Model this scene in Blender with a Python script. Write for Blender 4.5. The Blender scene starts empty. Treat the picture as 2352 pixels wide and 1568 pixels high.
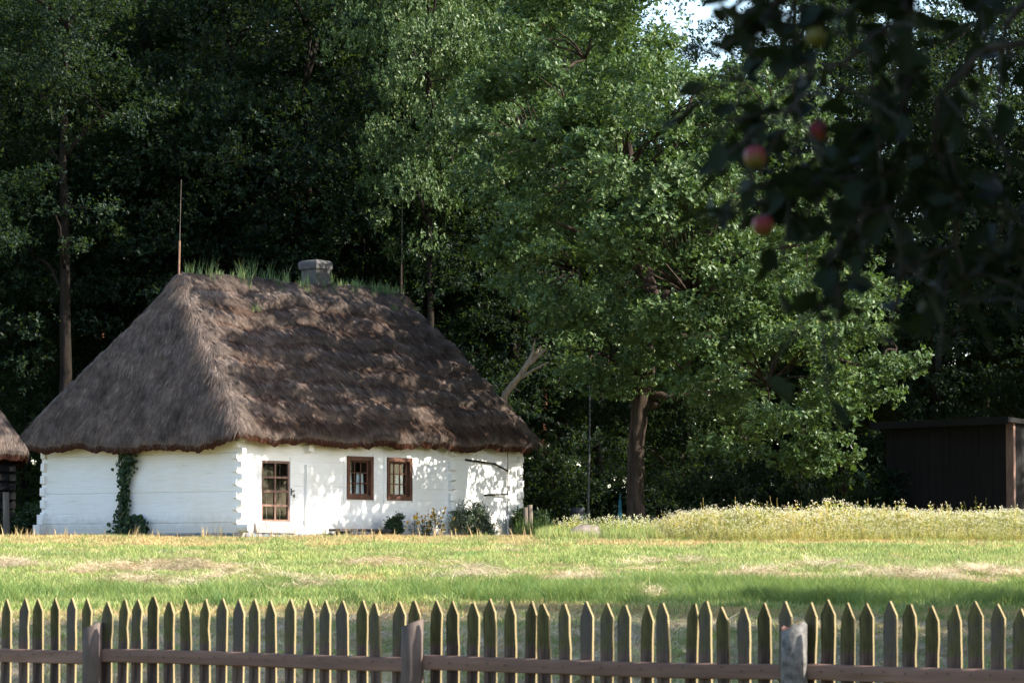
import bpy, math, random
import numpy as np
from mathutils import Vector, Matrix, noise as mnoise

S = bpy.context.scene
COL = S.collection
R = math.radians

# ------------------------------------------------------------------ camera
EYE = 1.55
cam_d = bpy.data.cameras.new("camera")
cam = bpy.data.objects.new("camera", cam_d)
COL.objects.link(cam)
cam.location = (0, 0, EYE)
cam.rotation_euler = (R(90 + 3.478), 0, 0)
cam_d.lens = 130
cam_d.sensor_width = 36
cam_d.clip_start = 0.1
cam_d.clip_end = 4000
cam_d.dof.use_dof = True
cam_d.dof.focus_distance = 82
cam_d.dof.aperture_fstop = 8.0
cam_d.dof.aperture_blades = 7
S.camera = cam

# ------------------------------------------------------------------ light
SUN_EL, SUN_A = R(33.5), R(17.5)      # sun to the right of the view, a little behind the camera
SUN = Vector((math.cos(SUN_A) * math.cos(SUN_EL), -math.sin(SUN_A) * math.cos(SUN_EL), math.sin(SUN_EL)))
W = bpy.data.worlds.new("World")
S.world = W
W.use_nodes = True
wn = W.node_tree.nodes
wn.clear()
w_out = wn.new("ShaderNodeOutputWorld")
w_bg = wn.new("ShaderNodeBackground")
w_sky = wn.new("ShaderNodeTexSky")
w_sky.sky_type = 'NISHITA'
w_sky.sun_disc = False
w_sky.sun_elevation = SUN_EL
w_sky.sun_rotation = math.atan2(SUN.x, SUN.y)
w_sky.air_density = 1.0
w_sky.dust_density = 1.0
w_sky.ozone_density = 1.0
w_bg.inputs["Strength"].default_value = 0.14
W.node_tree.links.new(w_sky.outputs[0], w_bg.inputs[0])
W.node_tree.links.new(w_bg.outputs[0], w_out.inputs[0])
sun_d = bpy.data.lights.new("sun", 'SUN')
sun_d.energy = 5.0
sun_d.angle = R(0.5)
sun_d.color = (1.0, 0.93, 0.82)
sun_o = bpy.data.objects.new("sun", sun_d)
COL.objects.link(sun_o)
sun_o.location = (60, -10, 60)
sun_o.rotation_euler = SUN.to_track_quat('Z', 'Y').to_euler()
S.view_settings.view_transform = 'Standard'
S.view_settings.look = 'None'
S.view_settings.gamma = 1
S.view_settings.exposure = 1.55
S.render.engine = 'CYCLES'
S.cycles.use_denoising = True
S.cycles.max_bounces = 8
S.cycles.transparent_max_bounces = 12
S.cycles.caustics_reflective = False
S.cycles.caustics_refractive = False

# ------------------------------------------------------------------ helpers
FPX, HOR, CX = 8490.0, 1300.0, 1176.0     # focal length, eye level and centre in a 2352 px wide frame


def ground_z(x, y):
    y = np.asarray(y, float)
    t = np.clip((y - 28) / 69.0, 0, 1.0)
    return 2.28 * t


def gz(x, y):
    return float(ground_z(x, y))


def at(px, py, Y):
    """point of the place seen at px,py (2352 px frame), Y metres away"""
    return Vector(((px - CX) / FPX * Y, Y, EYE + (HOR - py) / FPX * Y))


def link(name, data, parent=None, loc=None):
    o = bpy.data.objects.new(name, data)
    COL.objects.link(o)
    if parent is not None:
        o.parent = parent
    if loc is not None:
        o.location = loc
    return o


def tag(o, label=None, cat=None, group=None, kind=None):
    if label: o["label"] = label
    if cat: o["category"] = cat
    if group: o["group"] = group
    if kind: o["kind"] = kind
    return o


def thing(name, label, cat, loc=(0, 0, 0), rz=0, group=None):
    o = link(name, None, None, loc)
    o.rotation_euler = (0, 0, rz)
    o.empty_display_size = 0.3
    return tag(o, label, cat, group)


def mesh(name, V, F, mat=None, smooth=False):
    """V (n,3); F (m,k) array or list of arrays of constant width"""
    me = bpy.data.meshes.new(name)
    V = np.asarray(V, np.float32)
    Fs = F if isinstance(F, (list, tuple)) and len(F) and isinstance(F[0], np.ndarray) and F[0].ndim == 2 else [np.asarray(F)]
    Fs = [f.astype(np.int32) for f in Fs if len(f)]
    idx = np.concatenate([f.ravel() for f in Fs])
    tot = np.concatenate([np.full(len(f), f.shape[1], np.int32) for f in Fs])
    start = np.concatenate([[0], np.cumsum(tot)[:-1]]).astype(np.int32)
    me.vertices.add(len(V))
    me.vertices.foreach_set("co", V.ravel())
    me.loops.add(len(idx))
    me.loops.foreach_set("vertex_index", idx)
    me.polygons.add(len(tot))
    me.polygons.foreach_set("loop_start", start)
    me.polygons.foreach_set("loop_total", tot)
    me.polygons.foreach_set("use_smooth", np.full(len(tot), bool(smooth)))
    me.update(calc_edges=True)
    if mat is not None:
        me.materials.append(mat)
    return me


def obj(name, V, F, mat, parent=None, loc=None, smooth=False):
    return link(name, mesh(name, V, F, mat, smooth), parent, loc)


class MB:
    """collects pieces into one mesh"""
    def __init__(s): s.V, s.F, s.n = [], [], 0
    def add(s, V, F):
        V = np.asarray(V, float)
        if isinstance(F, list) and len(F) and isinstance(F[0], np.ndarray) and F[0].ndim == 2:
            for f in F: s.F.append(f + s.n)
        else:
            F = np.asarray(F)
            s.F.append(F + s.n)
        s.V.append(V); s.n += len(V)
        return s
    def box(s, x0, x1, y0, y1, z0, z1, ch=0.0):
        V, F = box(x0, x1, y0, y1, z0, z1)
        return s.add(V, F)
    def build(s, name, mat, parent=None, loc=None, smooth=False):
        return obj(name, np.concatenate(s.V), s.F, mat, parent, loc, smooth)


BOXF = np.array([[0, 3, 2, 1], [4, 5, 6, 7], [0, 1, 5, 4], [1, 2, 6, 5], [2, 3, 7, 6], [3, 0, 4, 7]])


def box(x0, x1, y0, y1, z0, z1):
    V = np.array([[x0, y0, z0], [x1, y0, z0], [x1, y1, z0], [x0, y1, z0], [x0, y0, z1], [x1, y0, z1], [x1, y1, z1], [x0, y1, z1]], float)
    return V, BOXF.copy()


def tube(P, r, sides=8, cap=True, rough=0.0, rng=None):
    """tube along points P with radii r -> V, [quads(, caps)]"""
    P = np.asarray(P, float); n = len(P)
    r = np.broadcast_to(np.asarray(r, float), (n,))
    T = np.gradient(P, axis=0)
    T /= np.linalg.norm(T, axis=1)[:, None] + 1e-9
    ref = np.array([0, 0, 1.0]) if abs(T[0, 2]) < 0.9 else np.array([0, 1.0, 0])
    U = np.cross(T, ref); U /= np.linalg.norm(U, axis=1)[:, None] + 1e-9
    Wd = np.cross(T, U)
    a = np.linspace(0, 2 * np.pi, sides, endpoint=False)
    rr = r[:, None] * np.ones((1, sides))
    if rough and rng is not None:
        rr = rr * (1 + rough * rng.standard_normal((n, sides)))
    V = P[:, None] + U[:, None] * (np.cos(a)[None, :, None] * rr[..., None]) + Wd[:, None] * (np.sin(a)[None, :, None] * rr[..., None])
    i = np.arange(n - 1)[:, None] * sides
    j = np.arange(sides)[None]
    k = (j + 1) % sides
    q = np.stack([i + j, i + k, i + sides + k, i + sides + j], -1).reshape(-1, 4)
    Fs = [q]
    if cap:
        Fs.append(np.array([np.arange(sides)[::-1]]))
        Fs.append(np.array([np.arange(sides) + (n - 1) * sides]))
    return V.reshape(-1, 3), Fs


def bez(a, b, c, n=8):
    t = np.linspace(0, 1, n)[:, None]
    return (1 - t) ** 2 * np.asarray(a) + 2 * t * (1 - t) * np.asarray(b) + t ** 2 * np.asarray(c)


def unit(v):
    return v / (np.linalg.norm(v, axis=-1, keepdims=True) + 1e-9)


# ------------------------------------------------------------------ materials
def new_mat(name):
    m = bpy.data.materials.new(name)
    m.use_nodes = True
    nt = m.node_tree
    b = nt.nodes["Principled BSDF"]
    return m, nt, b


def ramp(nt, fac, stops):
    n = nt.nodes.new("ShaderNodeValToRGB")
    e = n.color_ramp.elements
    while len(e) < len(stops): e.new(0.5)
    for x, (p, c) in zip(e, stops):
        x.position = p
        x.color = (*c, 1) if len(c) == 3 else c
    nt.links.new(fac, n.inputs[0])
    return n.outputs[0]


def noise_tex(nt, scale, vec=None, detail=4, rough=0.6, vscale=None, coord="Object"):
    n = nt.nodes.new("ShaderNodeTexNoise")
    n.inputs["Scale"].default_value = scale
    n.inputs["Detail"].default_value = detail
    n.inputs["Roughness"].default_value = rough
    if vec is None:
        tc = nt.nodes.new("ShaderNodeTexCoord")
        vec = tc.outputs[coord]
    if vscale:
        mp = nt.nodes.new("ShaderNodeMapping")
        mp.inputs["Scale"].default_value = vscale
        nt.links.new(vec, mp.inputs[0])
        vec = mp.outputs[0]
    nt.links.new(vec, n.inputs["Vector"])
    return n.outputs["Fac"]


def mixc(nt, fac, a, b, mode='MIX'):
    n = nt.nodes.new("ShaderNodeMix")
    n.data_type = 'RGBA'
    n.blend_type = mode
    for sock, v in ((n.inputs[0], fac), (n.inputs[6], a), (n.inputs[7], b)):
        if isinstance(v, (int, float)): sock.default_value = v
        elif isinstance(v, tuple): sock.default_value = (*v, 1)
        else: nt.links.new(v, sock)
    return n.outputs[2]


def mathn(nt, op, a, b=None, c=None):
    n = nt.nodes.new("ShaderNodeMath")
    n.operation = op
    for i, v in enumerate((a, b, c)):
        if v is None: continue
        if isinstance(v, (int, float)): n.inputs[i].default_value = v
        else: nt.links.new(v, n.inputs[i])
    return n.outputs[0]


def bump(nt, b, h, strength=0.4, dist=0.02):
    n = nt.nodes.new("ShaderNodeBump")
    n.inputs["Strength"].default_value = strength
    n.inputs["Distance"].default_value = dist
    nt.links.new(h, n.inputs["Height"])
    nt.links.new(n.outputs[0], b.inputs["Normal"])


def island(nt):
    return nt.nodes.new("ShaderNodeNewGeometry").outputs["Random Per Island"]


def objrand(nt):
    return nt.nodes.new("ShaderNodeObjectInfo").outputs["Random"]


def leaf_mat(name, stops, transl=0.35, tcol=(0.16, 0.26, 0.03), rough=0.42, spec=0.45, back=None):
    m, nt, b = new_mat(name)
    c = ramp(nt, island(nt), stops)
    hv = noise_tex(nt, 0.55, detail=2)
    c = mixc(nt, 0.5, c, ramp(nt, hv, [(0.3, (0.55, 0.62, 0.6)), (0.7, (1.25, 1.2, 1.0))]), 'MULTIPLY')
    nt.links.new(c, b.inputs["Base Color"])
    b.inputs["Roughness"].default_value = rough
    b.inputs["Specular IOR Level"].default_value = spec
    t = nt.nodes.new("ShaderNodeBsdfTranslucent")
    t.inputs[0].default_value = (*tcol, 1)
    mx = nt.nodes.new("ShaderNodeMixShader")
    mx.inputs[0].default_value = transl
    nt.links.new(b.outputs[0], mx.inputs[1])
    nt.links.new(t.outputs[0], mx.inputs[2])
    nt.links.new(mx.outputs[0], nt.nodes["Material Output"].inputs[0])
    return m


def plain(name, col, rough=0.7, scale=8, var=0.35, bstr=0.3, vscale=None, metal=0, spec=0.3, bdist=0.01):
    m, nt, b = new_mat(name)
    n = noise_tex(nt, scale, vscale=vscale, detail=6)
    lo = tuple(x * (1 - var) for x in col)
    hi = tuple(min(1, x * (1 + var)) for x in col)
    c = ramp(nt, n, [(0.3, lo), (0.7, hi)])
    c = mixc(nt, 0.35, c, ramp(nt, objrand(nt), [(0, (0.6, 0.6, 0.6)), (1, (1.3, 1.3, 1.3))]), 'MULTIPLY')
    nt.links.new(c, b.inputs["Base Color"])
    b.inputs["Roughness"].default_value = rough
    b.inputs["Metallic"].default_value = metal
    b.inputs["Specular IOR Level"].default_value = spec
    bump(nt, b, n, bstr, bdist)
    return m


M = {}
M['oak_leaf'] = leaf_mat("oak_leaf", [(0, (0.040, 0.075, 0.029)), (0.7, (0.068, 0.114, 0.042)), (0.95, (0.105, 0.152, 0.058)), (1, (0.16, 0.185, 0.06))], 0.24, (0.12, 0.2, 0.03), 0.45, 0.3)
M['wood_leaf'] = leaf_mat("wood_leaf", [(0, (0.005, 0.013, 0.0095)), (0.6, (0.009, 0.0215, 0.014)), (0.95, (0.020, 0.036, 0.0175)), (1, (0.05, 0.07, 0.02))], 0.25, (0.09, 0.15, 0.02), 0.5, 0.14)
M['bush_leaf'] = leaf_mat("bush_leaf", [(0, (0.014, 0.035, 0.018)), (0.7, (0.028, 0.06, 0.024)), (1, (0.06, 0.095, 0.03))], 0.22, (0.08,0.14,0.02), .45, .3)
M['grey_leaf'] = leaf_mat("grey_leaf", [(0, (0.05, 0.07, 0.05)), (0.7, (0.09, 0.12, 0.085)), (1, (0.14, 0.17, 0.12))], 0.25)
M['apple_leaf'] = leaf_mat("apple_leaf", [(0, (0.006, 0.014, 0.008)), (1, (0.014, 0.023, 0.009))], 0.12, (0.05, 0.07, 0.01), 0.6, 0.1)
M['vine_leaf'] = leaf_mat("vine_leaf", [(0, (0.010, 0.03, 0.012)), (0.8, (0.02, 0.05, 0.015)), (1, (0.07, 0.09, 0.02))], 0.2, (0.06,0.11,0.015), .5, .25)


def bark_mat(name, dark, light, scale=7):
    m, nt, b = new_mat(name)
    n1 = noise_tex(nt, scale, vscale=(1, 1, 0.16), detail=8, rough=0.65)
    n2 = noise_tex(nt, 1.3, detail=3)
    c = ramp(nt, n1, [(0.35, dark), (0.62, light)])
    c = mixc(nt, mathn(nt, 'MULTIPLY', n2, 0.35), c, (0.020, 0.018, 0.012))
    nt.links.new(c, b.inputs["Base Color"])
    b.inputs["Roughness"].default_value = 0.9
    b.inputs["Specular IOR Level"].default_value = 0.15
    bump(nt, b, n1, 1.0, 0.06)
    return m


M['bark'] = bark_mat("oak_bark", (0.012, 0.008, 0.006), (0.066, 0.045, 0.034))
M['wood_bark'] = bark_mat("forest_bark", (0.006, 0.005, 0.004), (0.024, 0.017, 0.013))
M['pine_bark'] = bark_mat("pine_bark", (0.06, 0.025, 0.015), (0.17, 0.075, 0.04))
M['dead_bark'] = bark_mat("dead_wood", (0.25, 0.17, 0.12), (0.55, 0.43, 0.31), 5)
M['apple_bark'] = bark_mat("apple_bark", (0.03, 0.026, 0.022), (0.09, 0.08, 0.065), 14)


# whitewashed timber
def whitewash():
    m, nt, b = new_mat("whitewash")
    g = noise_tex(nt, 2.2, vscale=(0.55, 0.55, 15), detail=5, rough=0.6)
    big = noise_tex(nt, 1.1, detail=4)
    c = ramp(nt, g, [(0.27, (0.30, 0.28, 0.25)), (0.335, (0.73, 0.725, 0.71)), (0.6, (0.80, 0.80, 0.79))])
    c = mixc(nt, ramp(nt, big, [(0.42, (0, 0, 0)), (0.75, (0.5, 0.5, 0.5))]), c, (0.70, 0.67, 0.58))
    tc = nt.nodes.new("ShaderNodeTexCoord"); sep = nt.nodes.new("ShaderNodeSeparateXYZ")
    nt.links.new(tc.outputs["Object"], sep.inputs[0])
    spl = noise_tex(nt, 5, detail=6, rough=.7)
    hgt = mathn(nt, 'SUBTRACT', mathn(nt, 'ADD', mathn(nt, 'MULTIPLY', spl, .8), .28), sep.outputs[2])
    c = mixc(nt, ramp(nt, hgt, [(0.0, (0, 0, 0)), (0.4, (0.45, 0.45, 0.45))]), c, (0.36, 0.32, 0.26))
    nt.links.new(c, b.inputs["Base Color"])
    b.inputs["Roughness"].default_value = 0.85
    b.inputs["Specular IOR Level"].default_value = 0.2
    bump(nt, b, g, 0.25, 0.008)
    return m


M['white'] = whitewash()


def thatch_mat():
    m, nt, b = new_mat("thatch")
    at_ = nt.nodes.new("ShaderNodeAttribute"); at_.attribute_name = "slope"
    br = nt.nodes.new("ShaderNodeAttribute"); br.attribute_name = "mossy"  # brown moss mask, also lowered along the hip to paint its sunlit strip
    fine = noise_tex(nt, 26, vec=at_.outputs["Vector"], vscale=(1, 0.09, 1), detail=6, rough=0.7)
    mid = noise_tex(nt, 2.6, detail=6, rough=0.65)
    grey = ramp(nt, fine, [(0.25, (0.045, 0.032, 0.026)), (0.5, (0.14, 0.108, 0.092)), (0.75, (0.28, 0.225, 0.19))])
    brown = ramp(nt, fine, [(0.25, (0.014, 0.0085, 0.006)), (0.5, (0.064, 0.037, 0.026)), (0.75, (0.23, 0.145, 0.097))])
    f = mathn(nt, 'ADD', br.outputs["Fac"], mathn(nt, 'MULTIPLY', mathn(nt, 'SUBTRACT', mid, 0.5), 2.2))
    fc = mathn(nt, 'MINIMUM', mathn(nt, 'MAXIMUM', f, 0.0), 1.0)
    c = mixc(nt, fc, grey, brown)
    ms = noise_tex(nt, 4.3, detail=5, rough=0.7)
    c = mixc(nt, ramp(nt, ms, [(0.62, (0, 0, 0)), (0.74, (0.55, 0.55, 0.55))]), c, (0.15, 0.11, 0.03))
    isl = ramp(nt, island(nt), [(0, (0.6, 0.6, 0.6)), (0.7, (1.0, 1.0, 1.0)), (1, (1.6, 1.54, 1.47))])
    mot = noise_tex(nt, 1.5, detail=7, rough=0.72)
    isl = mixc(nt, 1.0, isl, ramp(nt, mot, [(0.33, (0.5, 0.48, 0.46)), (0.5, (1.0, 1.0, 1.0)), (0.66, (1.5, 1.47, 1.42))]), 'MULTIPLY')
    c = mixc(nt, 1.0, c, isl, 'MULTIPLY')
    nt.links.new(c, b.inputs["Base Color"])
    b.inputs["Roughness"].default_value = 0.8
    b.inputs["Specular IOR Level"].default_value = 0.2
    bump(nt, b, fine, 0.8, 0.05)
    return m


M['thatch'] = thatch_mat()
M['thatch_cut'] = plain("thatch_cut_ends", (0.055, 0.021, 0.012), 0.95, 40, 0.7, 0.8, spec=0.05, bdist=0.03)
M['brown_wood'] = plain("brown_stained_wood", (0.10, 0.045, 0.028), 0.6, 9, 0.5, 0.4, (1, 1, 0.25))
M['light_brown_wood'] = plain("light_brown_wood", (0.19, 0.11, 0.082), 0.6, 9, 0.35, 0.3, (1, 1, 0.25))
M['dark_wood'] = plain("shaded_weathered_wood", (0.0055, 0.0045, 0.004), 0.8, 7, 0.5, 0.5, (1, 1, 0.2))  # near black: the shed's deep shade is put into this wood colour
M['bench_wood'] = plain("bench_wood", (0.05, 0.042, 0.04), 0.7, 8, 0.5, 0.4)
M['grey_wood'] = plain("grey_weathered_wood", (0.16, 0.13, 0.105), 0.85, 8, 0.4, 0.5, (1, 1, 0.2))
M['stone'] = plain("field_stone", (0.2, 0.16, 0.14), 0.85, 5, 0.35, 0.5)
M['mortar'] = plain("lime_mortar", (0.36, 0.32, 0.28), 0.95, 14, 0.2, 0.5)
M['concrete'] = plain("old_plaster", (0.075, 0.071, 0.071), 0.9, 6, 0.35, 0.6)
M['iron'] = plain("dark_iron", (0.06, 0.055, 0.055), 0.5, 10, 0.3, 0.2, metal=0.6)
M['zinc'] = plain("zinc_pipe", (0.55, 0.57, 0.60), 0.4, 10, 0.1, 0.1, metal=0.3)
M['copper'] = plain("rusty_rod", (0.22, 0.12, 0.075), 0.6, 10, 0.3, 0.2)
M['curtain'] = plain("curtain_cloth", (0.72, 0.73, 0.76), 0.9, 14, 0.05, 0.1)
M['pale_wood'] = plain('pale_worn_wood', (0.30, 0.265, 0.245), .85, 6, .3, .4)
M['teal'] = plain("teal_paint", (0.012, 0.12, 0.15), 0.5, 5, 0.2, 0.1)
M['pale_pole'] = plain("pale_bark", (0.11, 0.11, 0.115), 0.8, 6, 0.3, 0.3)
M['hive'] = plain("blue_grey_wood", (0.06, 0.07, 0.09), 0.8, 6, 0.3, 0.3)
M['interior'] = plain("room_dark", (0.05, 0.04, 0.035), 0.9, 3, 0.3, 0.0)


def glass_mat():
    m, nt, b = new_mat("window_glass")
    tr = nt.nodes.new("ShaderNodeBsdfTransparent"); tr.inputs[0].default_value = (0.82, 0.86, 0.86, 1)
    gl = nt.nodes.new("ShaderNodeBsdfGlossy"); gl.inputs[1].default_value = 0.03
    lw = nt.nodes.new("ShaderNodeLayerWeight"); lw.inputs[0].default_value = 0.5
    f4 = mathn(nt, 'MULTIPLY_ADD', mathn(nt, 'POWER', lw.outputs["Facing"], 4.0), 0.5, 0.035)
    mx = nt.nodes.new("ShaderNodeMixShader")
    nt.links.new(f4, mx.inputs[0]); nt.links.new(tr.outputs[0], mx.inputs[1]); nt.links.new(gl.outputs[0], mx.inputs[2])
    nt.links.new(mx.outputs[0], nt.nodes["Material Output"].inputs[0])
    return m


M['glass'] = glass_mat()


# ------------------------------------------------------------------ ground
def ground_mat():
    m, nt, b = new_mat("meadow_soil")
    n1 = noise_tex(nt, 0.25, detail=5)
    n2 = noise_tex(nt, 9, detail=6, rough=0.7)
    c = ramp(nt, n1, [(0.35, (0.10, 0.115, 0.04)), (0.65, (0.20, 0.16, 0.085))])
    c = mixc(nt, 0.6, c, ramp(nt, n2, [(0.3, (0.4, 0.4, 0.4)), (0.7, (1.4, 1.35, 1.2))]), 'MULTIPLY')
    nt.links.new(c, b.inputs["Base Color"])
    b.inputs["Roughness"].default_value = 1
    b.inputs["Specular IOR Level"].default_value = 0.05
    bump(nt, b, n2, 0.8, 0.06)
    return m


xs = np.concatenate([[-1500, -300, -80], np.arange(-40, 41, 1.0), [80, 300, 1500]])
ys = np.concatenate([[-600, -100, -20], np.arange(-4, 120, 1.0), [130, 200, 400, 1500]])
X, Y = np.meshgrid(xs, ys)
Z = ground_z(X, Y)
inner = (np.abs(X) < 41) & (Y > 30) & (Y < 90)
Z = Z + np.where(inner, 0.05 * np.sin(X * 1.7 + Y * .6) + 0.05 * np.sin(Y * 1.3 - X * .5), 0)
nx, ny = len(xs), len(ys)
ii = (np.arange(ny - 1)[:, None] * nx + np.arange(nx - 1)[None])
Fq = np.stack([ii, ii + 1, ii + nx + 1, ii + nx], -1).reshape(-1, 4)
M['ground'] = ground_mat()
tag(obj("ground", np.stack([X, Y, Z], -1).reshape(-1, 3), Fq, M['ground'], smooth=True), kind="structure",
    label="rising mown meadow ground of dry soil and straw")

rng = np.random.default_rng(7)


def value_noise(x, y, s, seed):
    r = np.random.default_rng(seed).random((256, 256))
    u, v = x * s + 1000, y * s + 1000
    i, j = np.floor(u).astype(int), np.floor(v).astype(int)
    f, g = u - i, v - j
    f, g = f * f * (3 - 2 * f), g * g * (3 - 2 * g)
    a = r[i % 256, j % 256]; b_ = r[(i + 1) % 256, j % 256]; c = r[i % 256, (j + 1) % 256]; d = r[(i + 1) % 256, (j + 1) % 256]
    return (a * (1 - f) + b_ * f) * (1 - g) + (c * (1 - f) + d * f) * g


def blades(n, rad, h0, h1, w, lean, seed, flat=0.0):
    r = np.random.default_rng(seed)
    a = r.random(n) * 2 * np.pi
    rr = rad * np.sqrt(r.random(n))
    B = np.stack([rr * np.cos(a), rr * np.sin(a), np.zeros(n)], 1)
    h = h0 + (h1 - h0) * r.random(n)
    la = r.random(n) * 2 * np.pi
    ln = lean * (0.3 + r.random(n)) * h
    L = np.stack([np.cos(la) * ln, np.sin(la) * ln, np.zeros(n)], 1)
    if flat:
        L *= 1.0
        h = h * (1 - flat) + 0.01
    wa = r.random(n) * np.pi
    Wv = np.stack([np.cos(wa), np.sin(wa), np.zeros(n)], 1) * (w * (0.6 + 0.8 * r.random(n)))[:, None] / 2
    up = np.stack([np.zeros(n), np.zeros(n), h], 1)
    mid = B + up * 0.55 + L * 0.3
    tip = B + up + L
    V = np.stack([B - Wv, B + Wv, mid + Wv * 0.8, mid - Wv * 0.8, tip], 1).reshape(-1, 3)
    k = np.arange(n)[:, None] * 5
    return V, [k + np.array([[0, 1, 2, 3]]), k + np.array([[3, 2, 4]])]


def scatter(name, label, P, src_mesh, smin, smax, seed, tilt=0.15, parent=None, clump=0.0, mul=None):
    """many small plants as one object: a point mesh whose nodes set one tuft on each point"""
    P = np.asarray(P, np.float32)
    me = bpy.data.meshes.new(name)
    me.vertices.add(len(P)); me.vertices.foreach_set("co", P.ravel())
    r = np.random.default_rng(seed)
    n = len(P)
    rot = np.stack([(r.random(n) - .5) * 2 * tilt, (r.random(n) - .5) * 2 * tilt, r.random(n) * 2 * np.pi], 1).astype(np.float32)
    rs = r.random(n)
    if clump:
        cn = .5 * value_noise(P[:, 0], P[:, 1], .9, seed + 3) + .5 * value_noise(P[:, 0], P[:, 1], 2.3, seed + 4)
        rs = (1 - clump) * rs + clump * smooth(.3, .72, cn)
    sc = (smin + (smax - smin) * rs).astype(np.float32)
    if mul is not None: sc = (sc * mul).astype(np.float32)
    a = me.attributes.new("rot", 'FLOAT_VECTOR', 'POINT'); a.data.foreach_set("vector", rot.ravel())
    a = me.attributes.new("sc", 'FLOAT', 'POINT'); a.data.foreach_set("value", sc)
    o = link(name, me, parent)
    src = bpy.data.objects.new(name + "_tuft", src_mesh)      # not linked: only its mesh is used
    ng = bpy.data.node_groups.new(name, 'GeometryNodeTree')
    ng.interface.new_socket("Geometry", in_out='INPUT', socket_type='NodeSocketGeometry')
    ng.interface.new_socket("Geometry", in_out='OUTPUT', socket_type='NodeSocketGeometry')
    N = ng.nodes
    gi, go = N.new("NodeGroupInput"), N.new("NodeGroupOutput")
    oi = N.new("GeometryNodeObjectInfo"); oi.inputs["Object"].default_value = src
    ip = N.new("GeometryNodeInstanceOnPoints")
    ar = N.new("GeometryNodeInputNamedAttribute"); ar.data_type = 'FLOAT_VECTOR'; ar.inputs[0].default_value = "rot"
    as_ = N.new("GeometryNodeInputNamedAttribute"); as_.data_type = 'FLOAT'; as_.inputs[0].default_value = "sc"
    e2r = N.new("FunctionNodeEulerToRotation")
    L = ng.links.new
    L(gi.outputs[0], ip.inputs["Points"]); L(oi.outputs["Geometry"], ip.inputs["Instance"])
    L(ar.outputs[0], e2r.inputs[0]); L(e2r.outputs[0], ip.inputs["Rotation"]); L(as_.outputs[0], ip.inputs["Scale"])
    L(ip.outputs[0], go.inputs[0])
    md = o.modifiers.new("tufts", 'NODES'); md.node_group = ng
    return tag(o, label, None, None, "stuff")


def grass_mat(name, stops, transl=0.3, tcol=(0.3, 0.38, 0.08)):
    m, nt, b = new_mat(name)
    c = ramp(nt, island(nt), stops)
    geo = nt.nodes.new("ShaderNodeNewGeometry")
    hv = noise_tex(nt, 0.6, vec=geo.outputs["Position"], detail=3)
    c = mixc(nt, 0.7, c, ramp(nt, hv, [(0.3, (0.5, 0.66, 0.6)), (0.7, (1.45, 1.28, 1.15))]), 'MULTIPLY')
    nt.links.new(c, b.inputs["Base Color"])
    b.inputs["Roughness"].default_value = 0.6
    b.inputs["Specular IOR Level"].default_value = 0.25
    t = nt.nodes.new("ShaderNodeBsdfTranslucent"); t.inputs[0].default_value = (*tcol, 1)
    mx = nt.nodes.new("ShaderNodeMixShader"); mx.inputs[0].default_value = transl
    nt.links.new(b.outputs[0], mx.inputs[1]); nt.links.new(t.outputs[0], mx.inputs[2])
    nt.links.new(mx.outputs[0], nt.nodes["Material Output"].inputs[0])
    return m


M['grass'] = grass_mat("green_grass", [(0, (0.115, 0.185, 0.055)), (0.5, (0.24, 0.33, 0.10)), (0.75, (0.42, 0.44, 0.18)), (1, (0.60, 0.50, 0.29))])
M['lush'] = grass_mat("lush_grass", [(0, (0.055, 0.12, 0.035)), (0.7, (0.12, 0.20, 0.055)), (1, (0.26, 0.30, 0.09))])
M['stubble'] = grass_mat("dry_stubble", [(0, (0.36, 0.24, 0.12)), (0.6, (0.55, 0.40, 0.21)), (0.85, (0.32, 0.34, 0.11)), (1, (0.66, 0.53, 0.33))], 0.2, (0.4, 0.3, 0.12))
M['hay'] = grass_mat("cut_hay", [(0, (0.30, 0.20, 0.13)), (0.6, (0.58, 0.46, 0.32)), (1, (0.75, 0.64, 0.48))], 0.12, (0.4, 0.33, 0.2))
M['tan_head'] = grass_mat("seed_heads", [(0, (0.35, 0.24, 0.11)), (1, (0.5, 0.4, 0.22))], 0.2, (0.4, 0.3, 0.12))


def field_points(y0, y1, dens, seed, spread=0.150, side=3.0):
    r = np.random.default_rng(seed)
    n = int(dens * (spread * (y1 * y1 - y0 * y0) + 2 * side * (y1 - y0)))
    y = y0 + (y1 - y0) * r.random(n * 2)
    y = y[r.random(n * 2) < (spread * y + side) / (spread * y1 + side)][:n]
    n = len(y)
    x = (r.random(n) * 2 - 1) * (spread * y + side)
    return x, y, r.random(n)


def smooth(a, b, v):
    t = np.clip((v - a) / (b - a), 0, 1)
    return t * t * (3 - 2 * t)


tuft_g = mesh("grass_tuft", *blades(60, 0.16, 0.03, 0.105, 0.009, 0.9, 1), M['grass'])
tuft_l = mesh("long_tuft", *blades(70, 0.18, 0.13, 0.30, 0.008, 0.7, 2), M['lush'])
tuft_s = mesh("stubble_tuft", *blades(52, 0.17, 0.03, 0.095, 0.011, 0.6, 3), M['stubble'])
tuft_h = mesh("hay_tuft", *blades(40, 0.22, 0.25, 0.50, 0.007, 1.2, 4, flat=0.85), M['hay'])

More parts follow.
